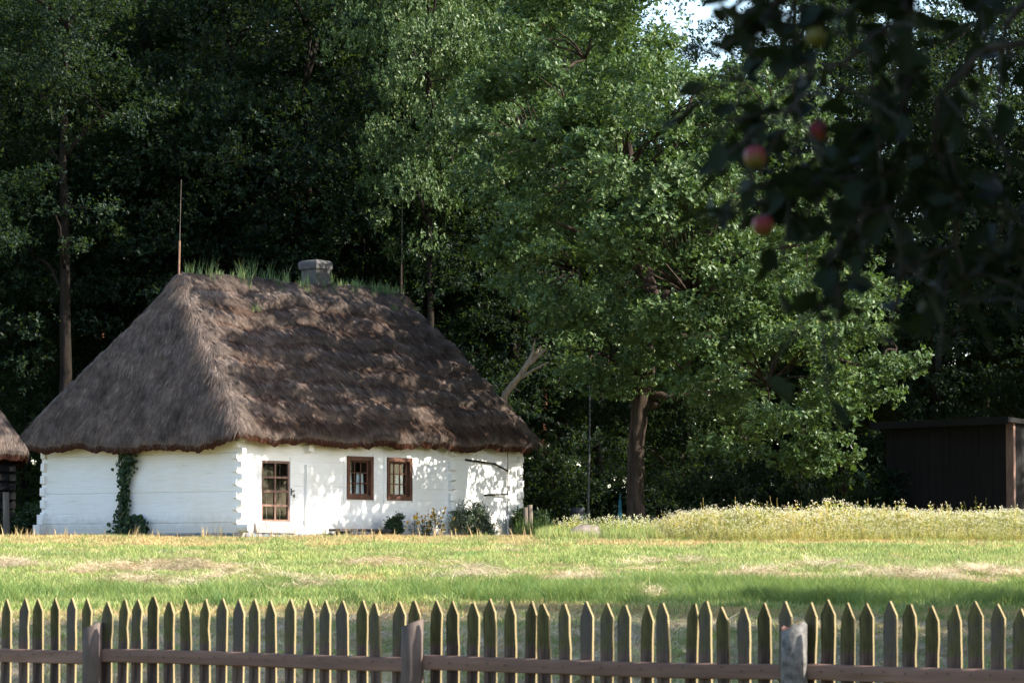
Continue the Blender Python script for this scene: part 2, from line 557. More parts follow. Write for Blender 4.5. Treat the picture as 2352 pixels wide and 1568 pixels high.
x, y, u = field_points(33, 101, 46, 11)
nA = value_noise(x, y, 0.35, 1); nB = value_noise(x, y, 1.3, 2); nC = value_noise(x, y * 1.6, 0.55, 3)
wob = (value_noise(x, x * 0, 0.22, 5) - .5)
yy = y + wob * 3.0 + (nB - .5) * 2.2
stub = np.maximum(smooth(86.5, 89, yy), smooth(48.5, 50.5, yy) * (1 - smooth(54.0, 56, yy)))
stub = np.maximum(stub, .55 * (1 - smooth(49, 52, yy)))
stub = np.maximum(stub, 0.10 + 0.45 * smooth(0.5, 0.8, nA) * smooth(60, 66, yy))
lush = smooth(55.0, 57, yy) * (1 - smooth(60.5, 63, yy)) * (0.65 + 0.35 * nB) * smooth(-2, 3, x)
hayp = .5 * smooth(0.66, 0.82, nC) * smooth(62, 64, yy) * (1 - smooth(80, 88, yy))
hayp = np.maximum(hayp, (1 - smooth(49, 52, yy)) * (0.62 + 0.38 * nB))
ha = (x + 7.14) * math.cos(math.radians(52)) + (y - 96.5) * math.sin(math.radians(52)); hb = -(x + 7.14) * math.sin(math.radians(52)) + (y - 96.5) * math.cos(math.radians(52))
wallside = (hb > -.9) & (ha > -.6) & (ha < 12.5) & (rng.random(len(x)) < .8)
keep_g = ~wallside & (u > stub * 0.93) & (u > lush * 0.5) & (u > hayp * np.where(y < 52, .9, .55))
house_mask = y < 97
side = (x > 3.2) & (y > 92.5)
P = np.stack([x, y, ground_z(x, y)], 1)
scatter("meadow_grass", "short green mown grass of the meadow", P[keep_g & house_mask], tuft_g, 0.45, 2.0, 21, clump=.7)
x2, y2, u2 = x, y, rng.random(len(x))
scatter("dry_stubble", "tan dry stubble strips in the meadow", P[(u2 < stub * 1.0) & (y < 97.5) & ~wallside], tuft_s, 0.6, 1.6, 22, clump=.5)
scatter("cut_hay", "pale cut hay lying scattered on the meadow", P[(u2 < hayp * np.where(y < 52, .8, .5))] + np.array([0, 0, 0.05]), tuft_h, 0.5, 1.25, 23, 0.16)
hp = []
for px, Y_, n_, sx in ((410, 71, 260, .75), (260, 69.5, 130, .8), (30, 72, 160, .6), (330, 63.5, 130, .9), (560, 66, 90, .8), (1125, 66.5, 150, .9), (1330, 64, 110, .9), (1740, 66, 150, .8), (2060, 65.5, 260, .9),
                       (2250, 68, 190, .8), (1560, 74, 90, .8), (880, 73, 110, .9), (1900, 71, 100, .9), (700, 61.5, 90, .7), (1480, 58.2, 90, .5)):
    n_ = int(n_ * .6)
    hx = (px - CX) / FPX * Y_ + rng.normal(0, sx * .8, n_); hy = Y_ + rng.normal(0, .8, n_)
    hp.append(np.stack([hx, hy, ground_z(hx, hy) + .05 + .20 * rng.random(n_) * np.exp(-((hx - (px - CX) / FPX * Y_) / sx) ** 2)], 1))
scatter("hay_heap", "pale heaps of cut hay left on the lit meadow", np.concatenate(hp), tuft_h, 0.5, 1.1, 28, .3)
xl, yl, ul = field_points(54, 64, 40, 31)
yw = yl + (value_noise(xl, xl * 0, 0.22, 5) - .5) * 2
lp = smooth(55.0, 57, yw) * (1 - smooth(60.0, 63, yw)) * (0.14 + 0.86 * smooth(-2, 3, xl)) * (0.5 + .8 * value_noise(xl, yl, .8, 8))
scatter("long_grass", "long uncut green grass strip behind the picket fence", np.stack([xl, yl, ground_z(xl, yl)], 1)[ul < lp], tuft_l, 0.5, 1.5, 24, clump=.6)
# a few long blades between the pickets' straw
xl, yl, ul = field_points(34, 52, 4, 33)
nn = value_noise(xl, yl, 0.7, 9)
scatter("green_weeds", "patches of green weeds growing through cut straw behind the fence", np.stack([xl, yl, ground_z(xl, yl)], 1)[ul < smooth(.5, .7, nn)], tuft_l, 0.4, 0.9, 25)
# seed heads along the house
xl, yl, ul = field_points(93.5, 96.2, 3.5, 35)
V, Fs = blades(5, 0.12, 0.15, 0.38, 0.014, 0.35, 6)
scatter("seed_grass", "thin seeding grass stalks along the front of the white house", np.stack([xl, yl, ground_z(xl, yl)], 1), mesh("seed_tuft", V, Fs, M['tan_head']), 0.6, 1.2, 26)

# ------------------------------------------------------------------ the house
TH = R(52)
D0 = 96.5
C0 = Vector((-7.14, D0, 2.26))
house = thing("thatched_cottage", "whitewashed log cottage under a big grey brown thatched hip roof", "house", C0, TH)
LEN, DEP = 12.02, 7.22
r_h = np.random.default_rng(3)


def log_mesh(length, h, depth, seed, ch=0.007, cht=None):
    """hewn log along +x, outer face at y=0, uneven, chamfered"""
    r = np.random.default_rng(seed)
    n = max(3, int(length / 0.35) + 1)
    xs_ = np.linspace(0, length, n)
    ct = ch if cht is None else cht
    prof = np.array([[ch * 1.3, 0], [0, ch], [0, h * .5], [0, h - ct], [ct * 1.3, h], [depth, h], [depth, 0]])
    V = np.zeros((n, 7, 3))
    for i in range(n):
        V[i, :, 0] = xs_[i]
        V[i, :, 1] = prof[:, 0]
        V[i, :, 2] = prof[:, 1]
    wv = r.normal(0, 0.0035, (n, 5)); 
    V[:, :5, 1] += np.abs(wv) * 0.9
    e = r.normal(0, 0.003, n); V[:, 1, 2] += np.abs(e)
    e = r.normal(0, 0.003, n); V[:, 3, 2] -= np.abs(e)
    V[:, 5:, 2] += np.array([0.004, -0.004])
    V[:, 2, 1] -= 0.003
    i = np.arange(n - 1)[:, None] * 7
    j = np.arange(7)[None]; k = (j + 1) % 7
    q = np.stack([i + j, i + 7 + j, i + 7 + k, i + k], -1).reshape(-1, 4)
    caps = np.array([np.arange(7), (np.arange(7) + (n - 1) * 7)[::-1]])
    return V.reshape(-1, 3), [q, caps]


def place_log(side, a0, a1, z0, z1, seed, off=0.0, ch=.004, cht=.004):
    V, Fs = log_mesh(a1 - a0, z1 - z0, 0.16, seed, ch, cht)
    if side == 'front':
        V = V + np.array([a0, off, z0])
    else:                      # left wall: along +y, outer face towards -x
        V = np.stack([V[:, 1] + off, a0 + (a1 - a0) - V[:, 0], V[:, 2] + z0], 1)
    return obj("log", V, Fs, M['white'], house)


fz = [.17, .47, .79, 1.10, 1.42, 1.75, 2.07, 2.27, 2.58, 2.92]
openings = [(.89, 2.02, .47, 2.07), (4.33, 5.43, 1.10, 2.27), (6.02, 7.09, 1.10, 2.27)]
sd = 100
for z0, z1 in zip(fz[:-1], fz[1:]):
    cuts = [0.0, LEN]
    holes = [(a, b) for a, b, c, d in openings if c <= z0 + .01 and d >= z1 - .01]
    segs, cur = [], 0.162
    for a, b in sorted(holes):
        segs.append((cur, a)); cur = b
    segs.append((cur, LEN))
    for a, b in segs:
        # long runs break at the cross wall
        for s0, s1 in ((a, min(b, 8.81)), (max(a, 8.813), b)):
            if s1 - s0 > 0.05:
                sd += 1
                place_log('front', s0, s1, z0, z1, sd, (sd % 3) * 0.0015)
lz = [.17, .43, .70, .97, 1.24, 1.58, 1.92, 2.26, 2.58, 2.92]
for i, (z0, z1) in enumerate(zip(lz[:-1], lz[1:])):
    sd += 1
    place_log('left', 0.003, DEP, z0, z1, sd, (0, .001, .002, .001)[i % 4], .016 if i in (1, 4, 7) else .003, .014 if i in (0, 3, 6) else .003)
# back and far walls (plain logs, out of sight)
for z0, z1 in zip(lz[:-1], lz[1:]):
    V, F = box(0.17, LEN - .17, DEP - .16, DEP - .002, z0, z1 - .002)
    obj("log", V, F, M['white'], house)
    V, F = box(LEN - .16, LEN - .003, 0.165, DEP - .165, z0 + .001, z1 - .001)
    obj("log", V, F, M['white'], house)


def hewn_block(x0, x1, y0, y1, z0, z1, seed, dov=0.03, ax=0):
    """notched log end: tapers towards its outer face, bottom sloped"""
    V, F = box(x0, x1, y0, y1, z0, z1)
    r = np.random.default_rng(seed)
    V += r.normal(0, 0.006, V.shape)
    return V, F


def log_end(x0, x1, y0, y1, z0, z1, axis, seed):
    V, F = hewn_block(x0, x1, y0, y1, z0, z1, seed)
    r = np.random.default_rng(seed + 5)
    out = np.array([0, 1, 4, 5]) if axis == 'y' else np.array([0, 3, 4, 7])
    lowo = out[:2]
    V[lowo, 2] += 0.035 + 0.03 * r.random()
    V[out[2:], 2] -= 0.01
    return obj("log_end", V, F, M['white'], house)


for i, z in enumerate(np.arange(.46, 2.5, .335)):
    e = .085 + .035 * r_h.random()
    log_end(.004, .17, -e - .03, .05, z + .06, z + .25, 'y', 300 + i)            # near corner: ends of the left wall's logs
    log_end(-e * .6, .03, .006, .165, z - .09, z + .10, 'x', 330 + i)            # near corner: ends of the front logs
    log_end(LEN - .165, LEN - .01, -e, .05, z + .06, z + .29, 'y', 360 + i)  # far right corner
    log_end(LEN - .02, LEN + e, .01, .165, z - .10, z + .10, 'x', 390 + i)
    log_end(-e * .8, .03, DEP - .17, DEP - .01, z + .03, z + .30, 'x', 420 + i)   # far left corner
for i, z in enumerate([.50, .80, 1.08, 1.40, 1.64, 1.95, 2.33]):
    log_end(8.70, 8.93, -.11 - .03 * r_h.random(), .02, z, z + .25, 'y', 450 + i)  # cross wall ends
# big round sill end at the near corner
V, Fs = tube([(.10, -.34, .30), (.10, -.15, .30), (.10, .05, .30)], [.125, .14, .14], 10)
obj("log_end", V, Fs, M['white'], house)
V, Fs = box(-.28, .02, DEP - .2, DEP + .05, .16, .42); obj("log_end", V, Fs, M['white'], house)
V, Fs = box(-.16, .02, DEP - .19, DEP + .02, .43, .70); obj("log_end", V, Fs, M['white'], house)
# upright slab over the first cross wall
b = MB(); b.box(2.62, 2.80, -.085, .01, .55, 2.0)
V, F = box(2.60, 2.86, -.11, .01, .30, .56); V[[0, 1], 1] += .09; b.add(V, F)
b.build("wall_slab", M['white'], house)
log_end(2.62, 2.82, -.16, .02, 2.30, 2.50, 'y', 480)
# boards: door casing and upper casing above windows
for (a0, a1, z0, z1) in ((.76, .885, .44, 2.20), (2.025, 2.17, .44, 2.20)):
    V, F = box(a0, a1, -.022, .02, z0, z1); obj("casing_board", V, F, M['white'], house)
for (a0, a1, z0, z1) in ((4.22, 4.325, 1.02, 2.36), (5.44, 5.56, 1.02, 2.36), (5.90, 6.01, 1.02, 2.40), (7.10, 7.2, 1.05, 2.33)):
    V, F = box(a0, a1, -.016, .02, z0, z1); obj("casing_board", V, F, M['white'], house)
# step stones under the door
for i, (a0, a1, z1) in enumerate(((.62, 1.02, .43), (1.03, 1.42, .46), (1.43, 2.2, .455))):
    V, F = box(a0, a1, -.10, .01, .17, z1); V[[4, 5], 1] += .05
    obj("threshold_board", V, F, M['pale_wood'], house)

# stone foundation
V, F = box(.02, LEN - .02, -.03, .15, -.3, .168)
V2, F2 = box(-.03, .15, .152, DEP, -.3, .168)
b = MB(); b.add(V, F); b.add(V2, F2); b.build("foundation", M['mortar'], house)
V, F = box(.2, LEN - .2, .2, DEP - .2, -.2, .12); obj("floor", V, F, M['interior'], house)


def rock(seed, sx, sy, sz, n1=6, n2=9, rough=.16):
    r = np.random.default_rng(seed)
    th = np.linspace(0, np.pi, n1); ph = np.linspace(0, 2 * np.pi, n2, endpoint=False)
    V = np.array([[math.sin(t) * math.cos(p), math.sin(t) * math.sin(p), math.cos(t)] for t in th for p in ph])
    d = r.normal(size=(5, 3)); d = unit(d)
    k = 1 + sum(rough * r.random() * np.sign(r.random() - .5) * np.maximum(V @ dd, 0) ** 2 for dd in d)
    V = V * k[:, None] * np.array([sx, sy, sz]) + r.normal(0, .02 * min(sx, sz), V.shape)
    i = np.arange(n1 - 1)[:, None] * n2; j = np.arange(n2)[None]; kk = (j + 1) % n2
    q = np.stack([i + j, i + n2 + j, i + n2 + kk, i + kk], -1).reshape(-1, 4)
    return V, [q]


stone_cols = [plain("stone_pink", (0.24, 0.165, 0.145), .85, 7, .3), plain("stone_grey", (0.17, 0.17, 0.18), .85, 7, .3),
              plain("stone_buff", (0.27, 0.22, 0.17), .85, 7, .3), plain("stone_blue", (0.11, 0.14, 0.155), .85, 7, .3)]
protos = [mesh("stone", *rock(600 + i, .11, .05, .075), stone_cols[i % 4], True) for i in range(8)]
a = .35
k = 0
while a < LEN - .1:
    for zr in (.085, -.06):
        o = link("stone", protos[(k * 3 + 1) % 8], house, (a + (0 if zr > 0 else .1), -.035, zr + .02 * r_h.random()))
        sc = .7 + .5 * r_h.random(); o.scale = (sc * (1 + .4 * r_h.random()), .8, sc); o.rotation_euler = (0, r_h.random() * .6 - .3, 0)
        k += 1
    a += .17 + .14 * r_h.random()
a = .3
while a < DEP:
    o = link("stone", protos[(k * 3 + 1) % 8], house, (-.035, a, .06 + .03 * r_h.random()))
    sc = .8 + .5 * r_h.random(); o.scale = (sc * 1.2, .8, sc); o.rotation_euler = (0, 0, R(90)); k += 1
    a += .2 + .16 * r_h.random()


# --- door
def bars(b, list_):
    for t in list_: b.box(*t)


a0, a1, z0, z1 = .895, 2.015, .475, 2.065
b = MB()
t, dy0, dy1 = .06, .0, .05
bars(b, [(a0, a0 + t, dy0, dy1, z0, z1), (a1 - t, a1, dy0, dy1, z0, z1), (a0 + t, a1 - t, dy0 + .002, dy1 - .002, z1 - t, z1), (a0 + t, a1 - t, dy0 + .002, dy1 - .002, z0, z0 + .05)])
am = (a0 + a1) / 2
b.box(am - .028, am + .028, dy0 + .004, dy1 - .004, z0 + .05, z1 - t)
zh = [z0 + .05 + (z1 - t - z0 - .05) * i / 4 for i in range(5)]
for zz in zh[1:4]:
    b.box(a0 + t, am - .028, dy0 + .008, dy1 - .008, zz - .03, zz + .03); b.box(am + .028, a1 - t, dy0 + .008, dy1 - .008, zz - .03, zz + .03)
door = b.build("door", M['light_brown_wood'], house)
for c0, c1 in ((a0 + t, am - .028), (am + .028, a1 - t)):
    for i in range(4):
        V, F = box(c0, c1, .030, .034, zh[i] + (.0 if i == 0 else .03), zh[i + 1] - (.03 if i < 3 else 0))
        obj("pane", V, F, M['glass'], door)
    cm = c0 + (c1 - c0) * .45
    V, F = box(cm - .009, cm + .009, .052, .066, z0, z1); obj("grille_bar", V, F, M['grey_wood'], door)
b = MB(); V, Fs = tube([(2.05, -.03, 1.27), (2.06, -.06, 1.27), (2.16, -.06, 1.30)], [.016, .018, .012], 6); b.add(V, Fs)
b.box(2.035, 2.075, -.035, -.02, 1.17, 1.36)
V, Fs = tube([(2.15, -.05, 1.20), (2.15, -.05, 1.12)], .022, 6); b.add(V, Fs)
b.build("handle", M['iron'], door)
# inner leaf of the door standing dark behind, and jambs
b = MB(); bars(b, [(a0 - .003, a0 + .03, .06, .40, z0, z1), (a1 - .03, a1 + .003, .06, .40, z0, z1)]); b.build("jamb", M['brown_wood'], door)


# --- windows
def window(a0, a1, z0, z1, curt):
    b = MB()
    f, d0, d1 = .115, -.045, .06
    bars(b, [(a0 + .003, a0 + f, d0, d1, z0 + .003, z1 - .003), (a1 - f, a1 - .003, d0, d1, z0 + .003, z1 - .003),
             (a0 + f, a1 - f, d0 + .003, d1, z1 - f, z1 - .005), (a0 + f, a1 - f, d0 + .003, d1, z0 + .005, z0 + f)])
    w = b.build("window", M['brown_wood'], house)
    b = MB()
    i0, i1, j0, j1 = a0 + f, a1 - f, z0 + f, z1 - f
    s = .05
    bars(b, [(i0, i0 + s, .062, .10, j0, j1), (i1 - s, i1, .062, .10, j0, j1), (i0 + s, i1 - s, .064, .098, j1 - s, j1), (i0 + s, i1 - s, .064, .098, j0, j0 + s)])
    ca = [i0 + s + (i1 - i0 - 2 * s) * k / 3 for k in range(4)]
    cz = [j0 + s + (j1 - j0 - 2 * s) * k / 3 for k in range(4)]
    for c in ca[1:3]: b.box(c - .014, c + .014, .066, .096, j0 + s, j1 - s)
    for c in cz[1:3]:
        for k in range(3): b.box(ca[k] + (.014 if k else 0), ca[k + 1] - (.014 if k < 2 else 0), .068, .094, c - .014, c + .014)
    b.build("sash", M['brown_wood'], w)
    for k in range(3):
        for l in range(3):
            V, F = box(ca[k] + .01, ca[k + 1] - .01, .080, .083, cz[l] + .01, cz[l + 1] - .01)
            obj("pane", V, F, M['glass'], w)
    b = MB(); bars(b, [(i1 - .02, i1 + .06, .11, .50, j0 - .03, j1 + .03), (i0 - .06, i0 + .02, .11, .3, j0 - .03, j1 + .03), (i0 + .02, i1 - .02, .11, .5, j0 - .08, j0 - .0)])
    b.build("jamb", M['brown_wood'], w)
    for (c0, c1) in curt:
        n = 26
        u = np.linspace(0, 1, n)
        zt = j0 + (j1 - j0) * .64
        V = np.zeros((n, 2, 3))
        V[:, 0, 0] = c0 + (c1 - c0) * u; V[:, 1, 0] = c0 + (c1 - c0) * (.12 + .76 * u)
        V[:, :, 1] = (.125 + .012 * np.sin(u * 26))[:, None]
        V[:, 0, 2] = j0 + .01; V[:, 1, 2] = zt - .01 * np.abs(np.sin(u * 13))
        i = np.arange(n - 1) * 2
        obj("curtain", V.reshape(-1, 3), np.stack([i, i + 2, i + 3, i + 1], -1), M['curtain'], w)
    return w


window(4.33, 5.43, 1.10, 2.27, [(4.46, 4.72), (4.86, 5.22)])
window(6.02, 7.09, 1.10, 2.27, [(6.52, 6.9)])


# --- roof
def smin(a, b, k):
    h = np.clip(.5 + .5 * (b - a) / k, 0, 1)
    return b * (1 - h) + a * h - k * h * (1 - h)


class Roof:
    def __init__(s, L, Wd, oh, zf, zl, zr_, ztop, r0, r1, seed):
        s.a0, s.a1, s.b0, s.b1 = -oh - .1, L + oh, -oh, Wd + oh
        s.zf, s.zl, s.zr, s.ztop = zf, zl, zr_, ztop
        s.bm = Wd / 2
        s.sf = (ztop - zf) / (s.bm - s.b0)
        s.sl = (ztop - zl) / (r0 - s.a0)
        s.sr = (ztop - zr_) / (s.a1 - r1)
        s.seed = seed

    def faces(s, a, b):
        f = s.zf + (b - s.b0) * s.sf
        k = s.zf + (s.b1 - b) * s.sf
        l = s.zl + (a - s.a0) * s.sl
        r = s.zr + (s.a1 - a) * s.sr
        return f, k, l, r

    def base(s, a, b):
        f, k, l, r = s.faces(a, b)
        z = smin(smin(f, k, .55), smin(l, r, .3), .65)
        # soft lip where the straw turns over the eave
        e = np.minimum(np.minimum(a - s.a0, s.a1 - a), np.minimum(b - s.b0, s.b1 - b))
        return z - .10 * np.exp(-np.maximum(e, 0) / .08)

    def height(s, a, b):
        z = s.base(a, b)
        f, k, l, r = s.faces(a, b)
        front = np.minimum(f, k)
        hip = np.minimum(l, r)
        isf = front < hip
        u = np.where(isf, a, b)
        w = value_noise(u, z, 1.1, s.seed) + .5 * value_noise(u, z, 3.1, s.seed + 1)
        rel = (s.ztop - z)
        per = .52
        ph = rel / per + .35 * value_noise(u, z * 0, .55, s.seed + 2) + .14 * value_noise(u, z * 0, 2.2, s.seed + 7)
        saw = ph - np.floor(ph)
        step = np.where(saw < .85, saw / .85, (1 - saw) / .15)
        amp = (.03 + .21 * smooth(.1, 1.3, hip - f)) * smooth(.35, .8, rel) * smooth(0, .8, z - np.minimum(s.zf, s.zl) + .1) * (.35 + 1.1 * value_noise(u, z, .7, s.seed + 3))
        lump = (w - .75) * np.where(isf, .16, .16) + (value_noise(a * 1.0, b, 7, s.seed + 4) - .5) * .07
        cap = .07 * (1 - smooth(.42, .5, rel))
        s.butt = np.where(isf, smooth(.45, .95, saw) * smooth(.5, .9, rel), 0)
        return z + amp * step + lump * smooth(0, .3, rel + .1) + cap


def build_roof(root, rf, drop=.27, n=None, straw=0, faces=('f', 'l'), step=.03):
    na = int((rf.a1 - rf.a0) / step); nb = int((rf.b1 - rf.b0) / step)
    ga = np.linspace(rf.a0, rf.a1, na); gb = np.linspace(rf.b0, rf.b1, nb)
    A, B = np.meshgrid(ga, gb, indexing='ij')
    cr = .55
    da = np.where(A < rf.a0 + cr, A - rf.a0 - cr, np.where(A > rf.a1 - cr, A - rf.a1 + cr, 0)) / cr
    db = np.where(B < rf.b0 + cr, B - rf.b0 - cr, np.where(B > rf.b1 - cr, B - rf.b1 + cr, 0)) / cr
    A2 = A - da * cr + da * cr * np.sqrt(1 - db ** 2 / 2 * .8)
    B2 = B - db * cr + db * cr * np.sqrt(1 - da ** 2 / 2 * .8)
    Zt = rf.height(A2, B2)
    V = np.stack([A2, B2, Zt], -1).reshape(-1, 3)
    i = np.arange(na - 1)[:, None] * nb + np.arange(nb - 1)[None]
    q = np.stack([i, i + nb, i + nb + 1, i + 1], -1).reshape(-1, 4)
    me = mesh("roof", V, q, M['thatch'], True)
    f, k, l, r = rf.faces(A2, B2)
    isf = np.minimum(f, k) < np.minimum(l, r)

    def set_attr(me_, isf_, u, z):
        sl = np.stack([u, z * 1.4, np.zeros_like(u)], -1).astype(np.float32)
        t = me_.attributes.new("slope", 'FLOAT_VECTOR', 'POINT'); t.data.foreach_set("vector", sl.ravel())
    set_attr(me, isf, np.where(isf, A2, B2 + 50).ravel(), Zt.ravel())
    d = (np.minimum(l, r) - np.minimum(f, k))
    butt = rf.butt
    mossy = np.clip(.12 + .88 * smooth(.5, 2.3, d), 0, 1) * smooth(.25, .9, rf.ztop - Zt) - .75 * butt  # brown front slope; greyer near the hip, sunlight put into the colour
    t = me.attributes.new("mossy", 'FLOAT', 'POINT'); t.data.foreach_set("value", mossy.ravel().astype(np.float32))
    roof = link("roof", me, root)
    # cut straw ends under the eave: outer lip, then the underside running in to the wall
    ring = np.concatenate([np.stack([np.arange(na - 1), np.zeros(na - 1, int)], 1), np.stack([np.full(nb - 1, na - 1), np.arange(nb - 1)], 1),
                           np.stack([np.arange(na - 1, 0, -1), np.full(na - 1, nb - 1)], 1), np.stack([np.zeros(nb - 1, int), np.arange(nb - 1, 0, -1)], 1)])
    P0 = np.stack([A2, B2, Zt], -1)[ring[:, 0], ring[:, 1]]
    cen = np.array([(rf.a0 + rf.a1) / 2, rf.bm, 0])
    clampc = np.stack([np.clip(P0[:, 0], rf.a0 + 2, rf.a1 - 2), np.clip(P0[:, 1], rf.b0 + 2, rf.b1 - 2), P0[:, 2]], 1)
    inn = unit((clampc - P0) * np.array([1, 1, 0]))
    m = len(P0)
    t = np.arange(m) * step
    jag = value_noise(t, t * 0, 6, 41) * .03 + value_noise(t, t * 0, 22, 42) * .035
    big = value_noise(t, t * 0, .9, 43) * .035
    P1 = P0 + inn * .035 + np.array([0, 0, -1]) * (.10 + big[:, None] * .3)
    P2 = P0 + inn * .11 + np.stack([0 * t, 0 * t, -(drop + jag + big - .06)], 1)
    P3 = P0 + inn * .26 + np.stack([0 * t, 0 * t, -(drop - .03 + big - .06)], 1)
    P4 = P0 + inn * .75 + np.array([0, 0, .25])
    k0 = np.arange(m); k1 = (k0 + 1) % m
    Vr = np.concatenate([P0, P1]); q = np.stack([k0, k0 + m, k1 + m, k1], -1)
    me = mesh("eave_thatch", Vr, q, M['thatch'], True)
    set_attr(me, None, np.concatenate([t, t]), Vr[:, 2])
    link("eave_thatch", me, roof)
    Vr = np.concatenate([P1, P2, P3, P4])
    q = np.concatenate([np.stack([k0 + i * m, k0 + (i + 1) * m, k1 + (i + 1) * m, k1 + i * m], -1) for i in range(3)])
    obj("eave_edge", Vr, q, M['thatch_cut'], roof)
    if straw:
        r = np.random.default_rng(rf.seed + 50)
        n = straw
        a = rf.a0 + (rf.a1 - rf.a0) * r.random(n * 3); b_ = rf.b0 + (rf.b1 - rf.b0) * r.random(n * 3)
        f, k, l, rr = rf.faces(a, b_)
        wf = np.where((l < np.minimum(f, k)) & (l < rr), 1.0, np.where((f < k) & (f < rr), .75, 0.06))
        keep = r.random(len(a)) < wf
        a, b_ = a[keep][:n], b_[keep][:n]
        ed = np.minimum(np.minimum(a - rf.a0, rf.a1 - a), np.minimum(b_ - rf.b0, rf.b1 - b_))
        cdx = np.maximum(np.maximum(rf.a0 + .3 - a, a - rf.a1 + .3), 0); cdy = np.maximum(np.maximum(rf.b0 + .3 - b_, b_ - rf.b1 + .3), 0)
        kk = np.hypot(cdx, cdy) < .3
        a, b_ = a[kk], b_[kk]
        h = .04
        z = rf.height(a, b_)
        butt = rf.butt
        za = (rf.base(a + h, b_) - rf.base(a - h, b_)) / (2 * h); zb = (rf.base(a, b_ + h) - rf.base(a, b_ - h)) / (2 * h)
        N = unit(np.stack([-za, -zb, np.ones_like(za)], -1))
        G = unit(np.stack([za, zb, za ** 2 + zb ** 2], -1))
        dn = -G
        sdv = np.cross(N, dn)
        m = len(a)
        ang = r.normal(0, .2, m) + (value_noise(a, b_ + z, 1.6, 77) - .5) * .45
        dirv = dn * np.cos(ang)[:, None] + sdv * np.sin(ang)[:, None] + N * (r.random(m) * .22)[:, None]
        Ls = .16 + .38 * r.random(m) ** 1.5
        wd = .003 + .008 * r.random(m) ** 2
        Pp = np.stack([a, b_, z], -1) + N * .004 - dirv * Ls[:, None] * .3
        wv = unit(np.cross(N, dirv) + N * r.normal(0, .5, m)[:, None]) * wd[:, None]
        V = np.stack([Pp - wv, Pp + wv, Pp + dirv * Ls[:, None]], 1).reshape(-1, 3)
        me = mesh("thatch_straw", V, np.arange(m * 3).reshape(-1, 3), M['thatch'])
        u = np.repeat(np.where(np.minimum(f, k)[keep][:n][kk] < l[keep][:n][kk], a, b_ + 50), 3)
        set_attr(me, None, u, V[:, 2])
        dd = np.repeat((np.minimum(l, rr) - np.minimum(f, k))[keep][:n][kk], 3)
        ms = np.clip(.1 + .85 * smooth(.5, 2.3, dd), 0, 1) * smooth(.25, .9, rf.ztop - V[:, 2]) - .75 * np.repeat(butt, 3)  # straws follow the same moss and painted sunlit hip strip
        t_ = me.attributes.new("mossy", 'FLOAT', 'POINT'); t_.data.foreach_set("value", ms.astype(np.float32))
        o = link("thatch_straw", me, roof); o["kind"] = "stuff"
        # fringe hanging from the eave
        idx = r.integers(0, len(P1), 5000)
        Pb = P1[idx] + r.normal(0, .02, (5000, 3))
        tb = t[idx]
        lean = value_noise(tb, tb * 0, 3, 61) - .5
        tang = np.roll(P1, -1, 0)[idx] - P1[idx]; tang = unit(tang)
        Ls = .05 + .14 * r.random(5000) ** 2
        tip = Pb + np.array([0, 0, -1]) * Ls[:, None] + tang * (lean * .22 + r.normal(0, .05, 5000))[:, None] + inn[idx] * (.06 + r.random((5000, 1)) * .03)
        wv = tang * (.004 + .006 * r.random(5000))[:, None]
        V = np.stack([Pb - wv, Pb + wv, tip], 1).reshape(-1, 3)
        me = mesh("eave_fringe", V, np.arange(15000).reshape(-1, 3), M['thatch'])
        set_attr(me, None, np.repeat(tb, 3), V[:, 2])
        t_ = me.attributes.new("mossy", 'FLOAT', 'POINT'); t_.data.foreach_set("value", np.full(15000, .5, np.float32))
        o = link("eave_fringe", me, roof); o["kind"] = "stuff"
    return roof


rf = Roof(LEN, DEP, .47, 2.86, 2.72, 2.80, 7.30, 1.5, 10.95, 11)
roof = build_roof(house, rf, straw=190000)

# chimney
ca, cb = 7.35, 3.75
b = MB()
zt0, zt1 = 6.7, 8.25


def sq(cx, cy, w, d, z): return [(cx - w, cy - d, z), (cx + w, cy - d, z), (cx + w, cy + d, z), (cx - w, cy + d, z)]


def loft(rings):
    V = np.array([p for r_ in rings for p in r_]); n = len(rings[0]); k = len(rings)
    i = np.arange(k - 1)[:, None] * n; j = np.arange(n)[None]; jj = (j + 1) % n
    q = np.stack([i + j, i + jj, i + n + jj, i + n + j], -1).reshape(-1, 4)
    return V, [q, np.array([np.arange(n)[::-1], np.arange(n) + (k - 1) * n])]


chz = [6.4, 7.62, 7.66, 7.70, 7.84, 7.90, 7.94]
chw = [.335, .33, .335, .385, .395, .37, .31]
V, Fs = loft([sq(ca, cb, w * .92, w * .86, z) for w, z in zip(chw, chz)])
V += np.random.default_rng(5).normal(0, .006, V.shape)
ch = obj("chimney", V, Fs, M['concrete'], house)
V, F = box(ca - .2, ca + .2, cb - .2, cb + .2, 7.93, 7.955); obj("flue", V, F, M['interior'], ch)

# lightning rods
for px, py_b, py_m, py_t, a in ((409, 618, 552, 410, 1.55), (909, 668, 607, 465, 11.0)):
    Yd = D0 + math.sin(TH) * a + math.cos(TH) * DEP / 2
    zb = 7.1
    s = Yd / FPX
    zm = EYE + (HOR - py_m) * s - C0.z; ztp = EYE + (HOR - py_t) * s - C0.z
    lean = .05 if px < 500 else 0.01
    V, Fs = tube([(a, DEP / 2, zb), (a + lean * .5, DEP / 2, zm)], .026, 6)
    rod = obj("lightning_rod", V, Fs, M['copper'], house)
    V, Fs = tube([(a + lean * .5, DEP / 2, zm - .1), (a + lean * 1.5, DEP / 2, ztp)], [.007, .005], 5)
    obj("rod_tip", V, Fs, M['grey_wood'], rod)
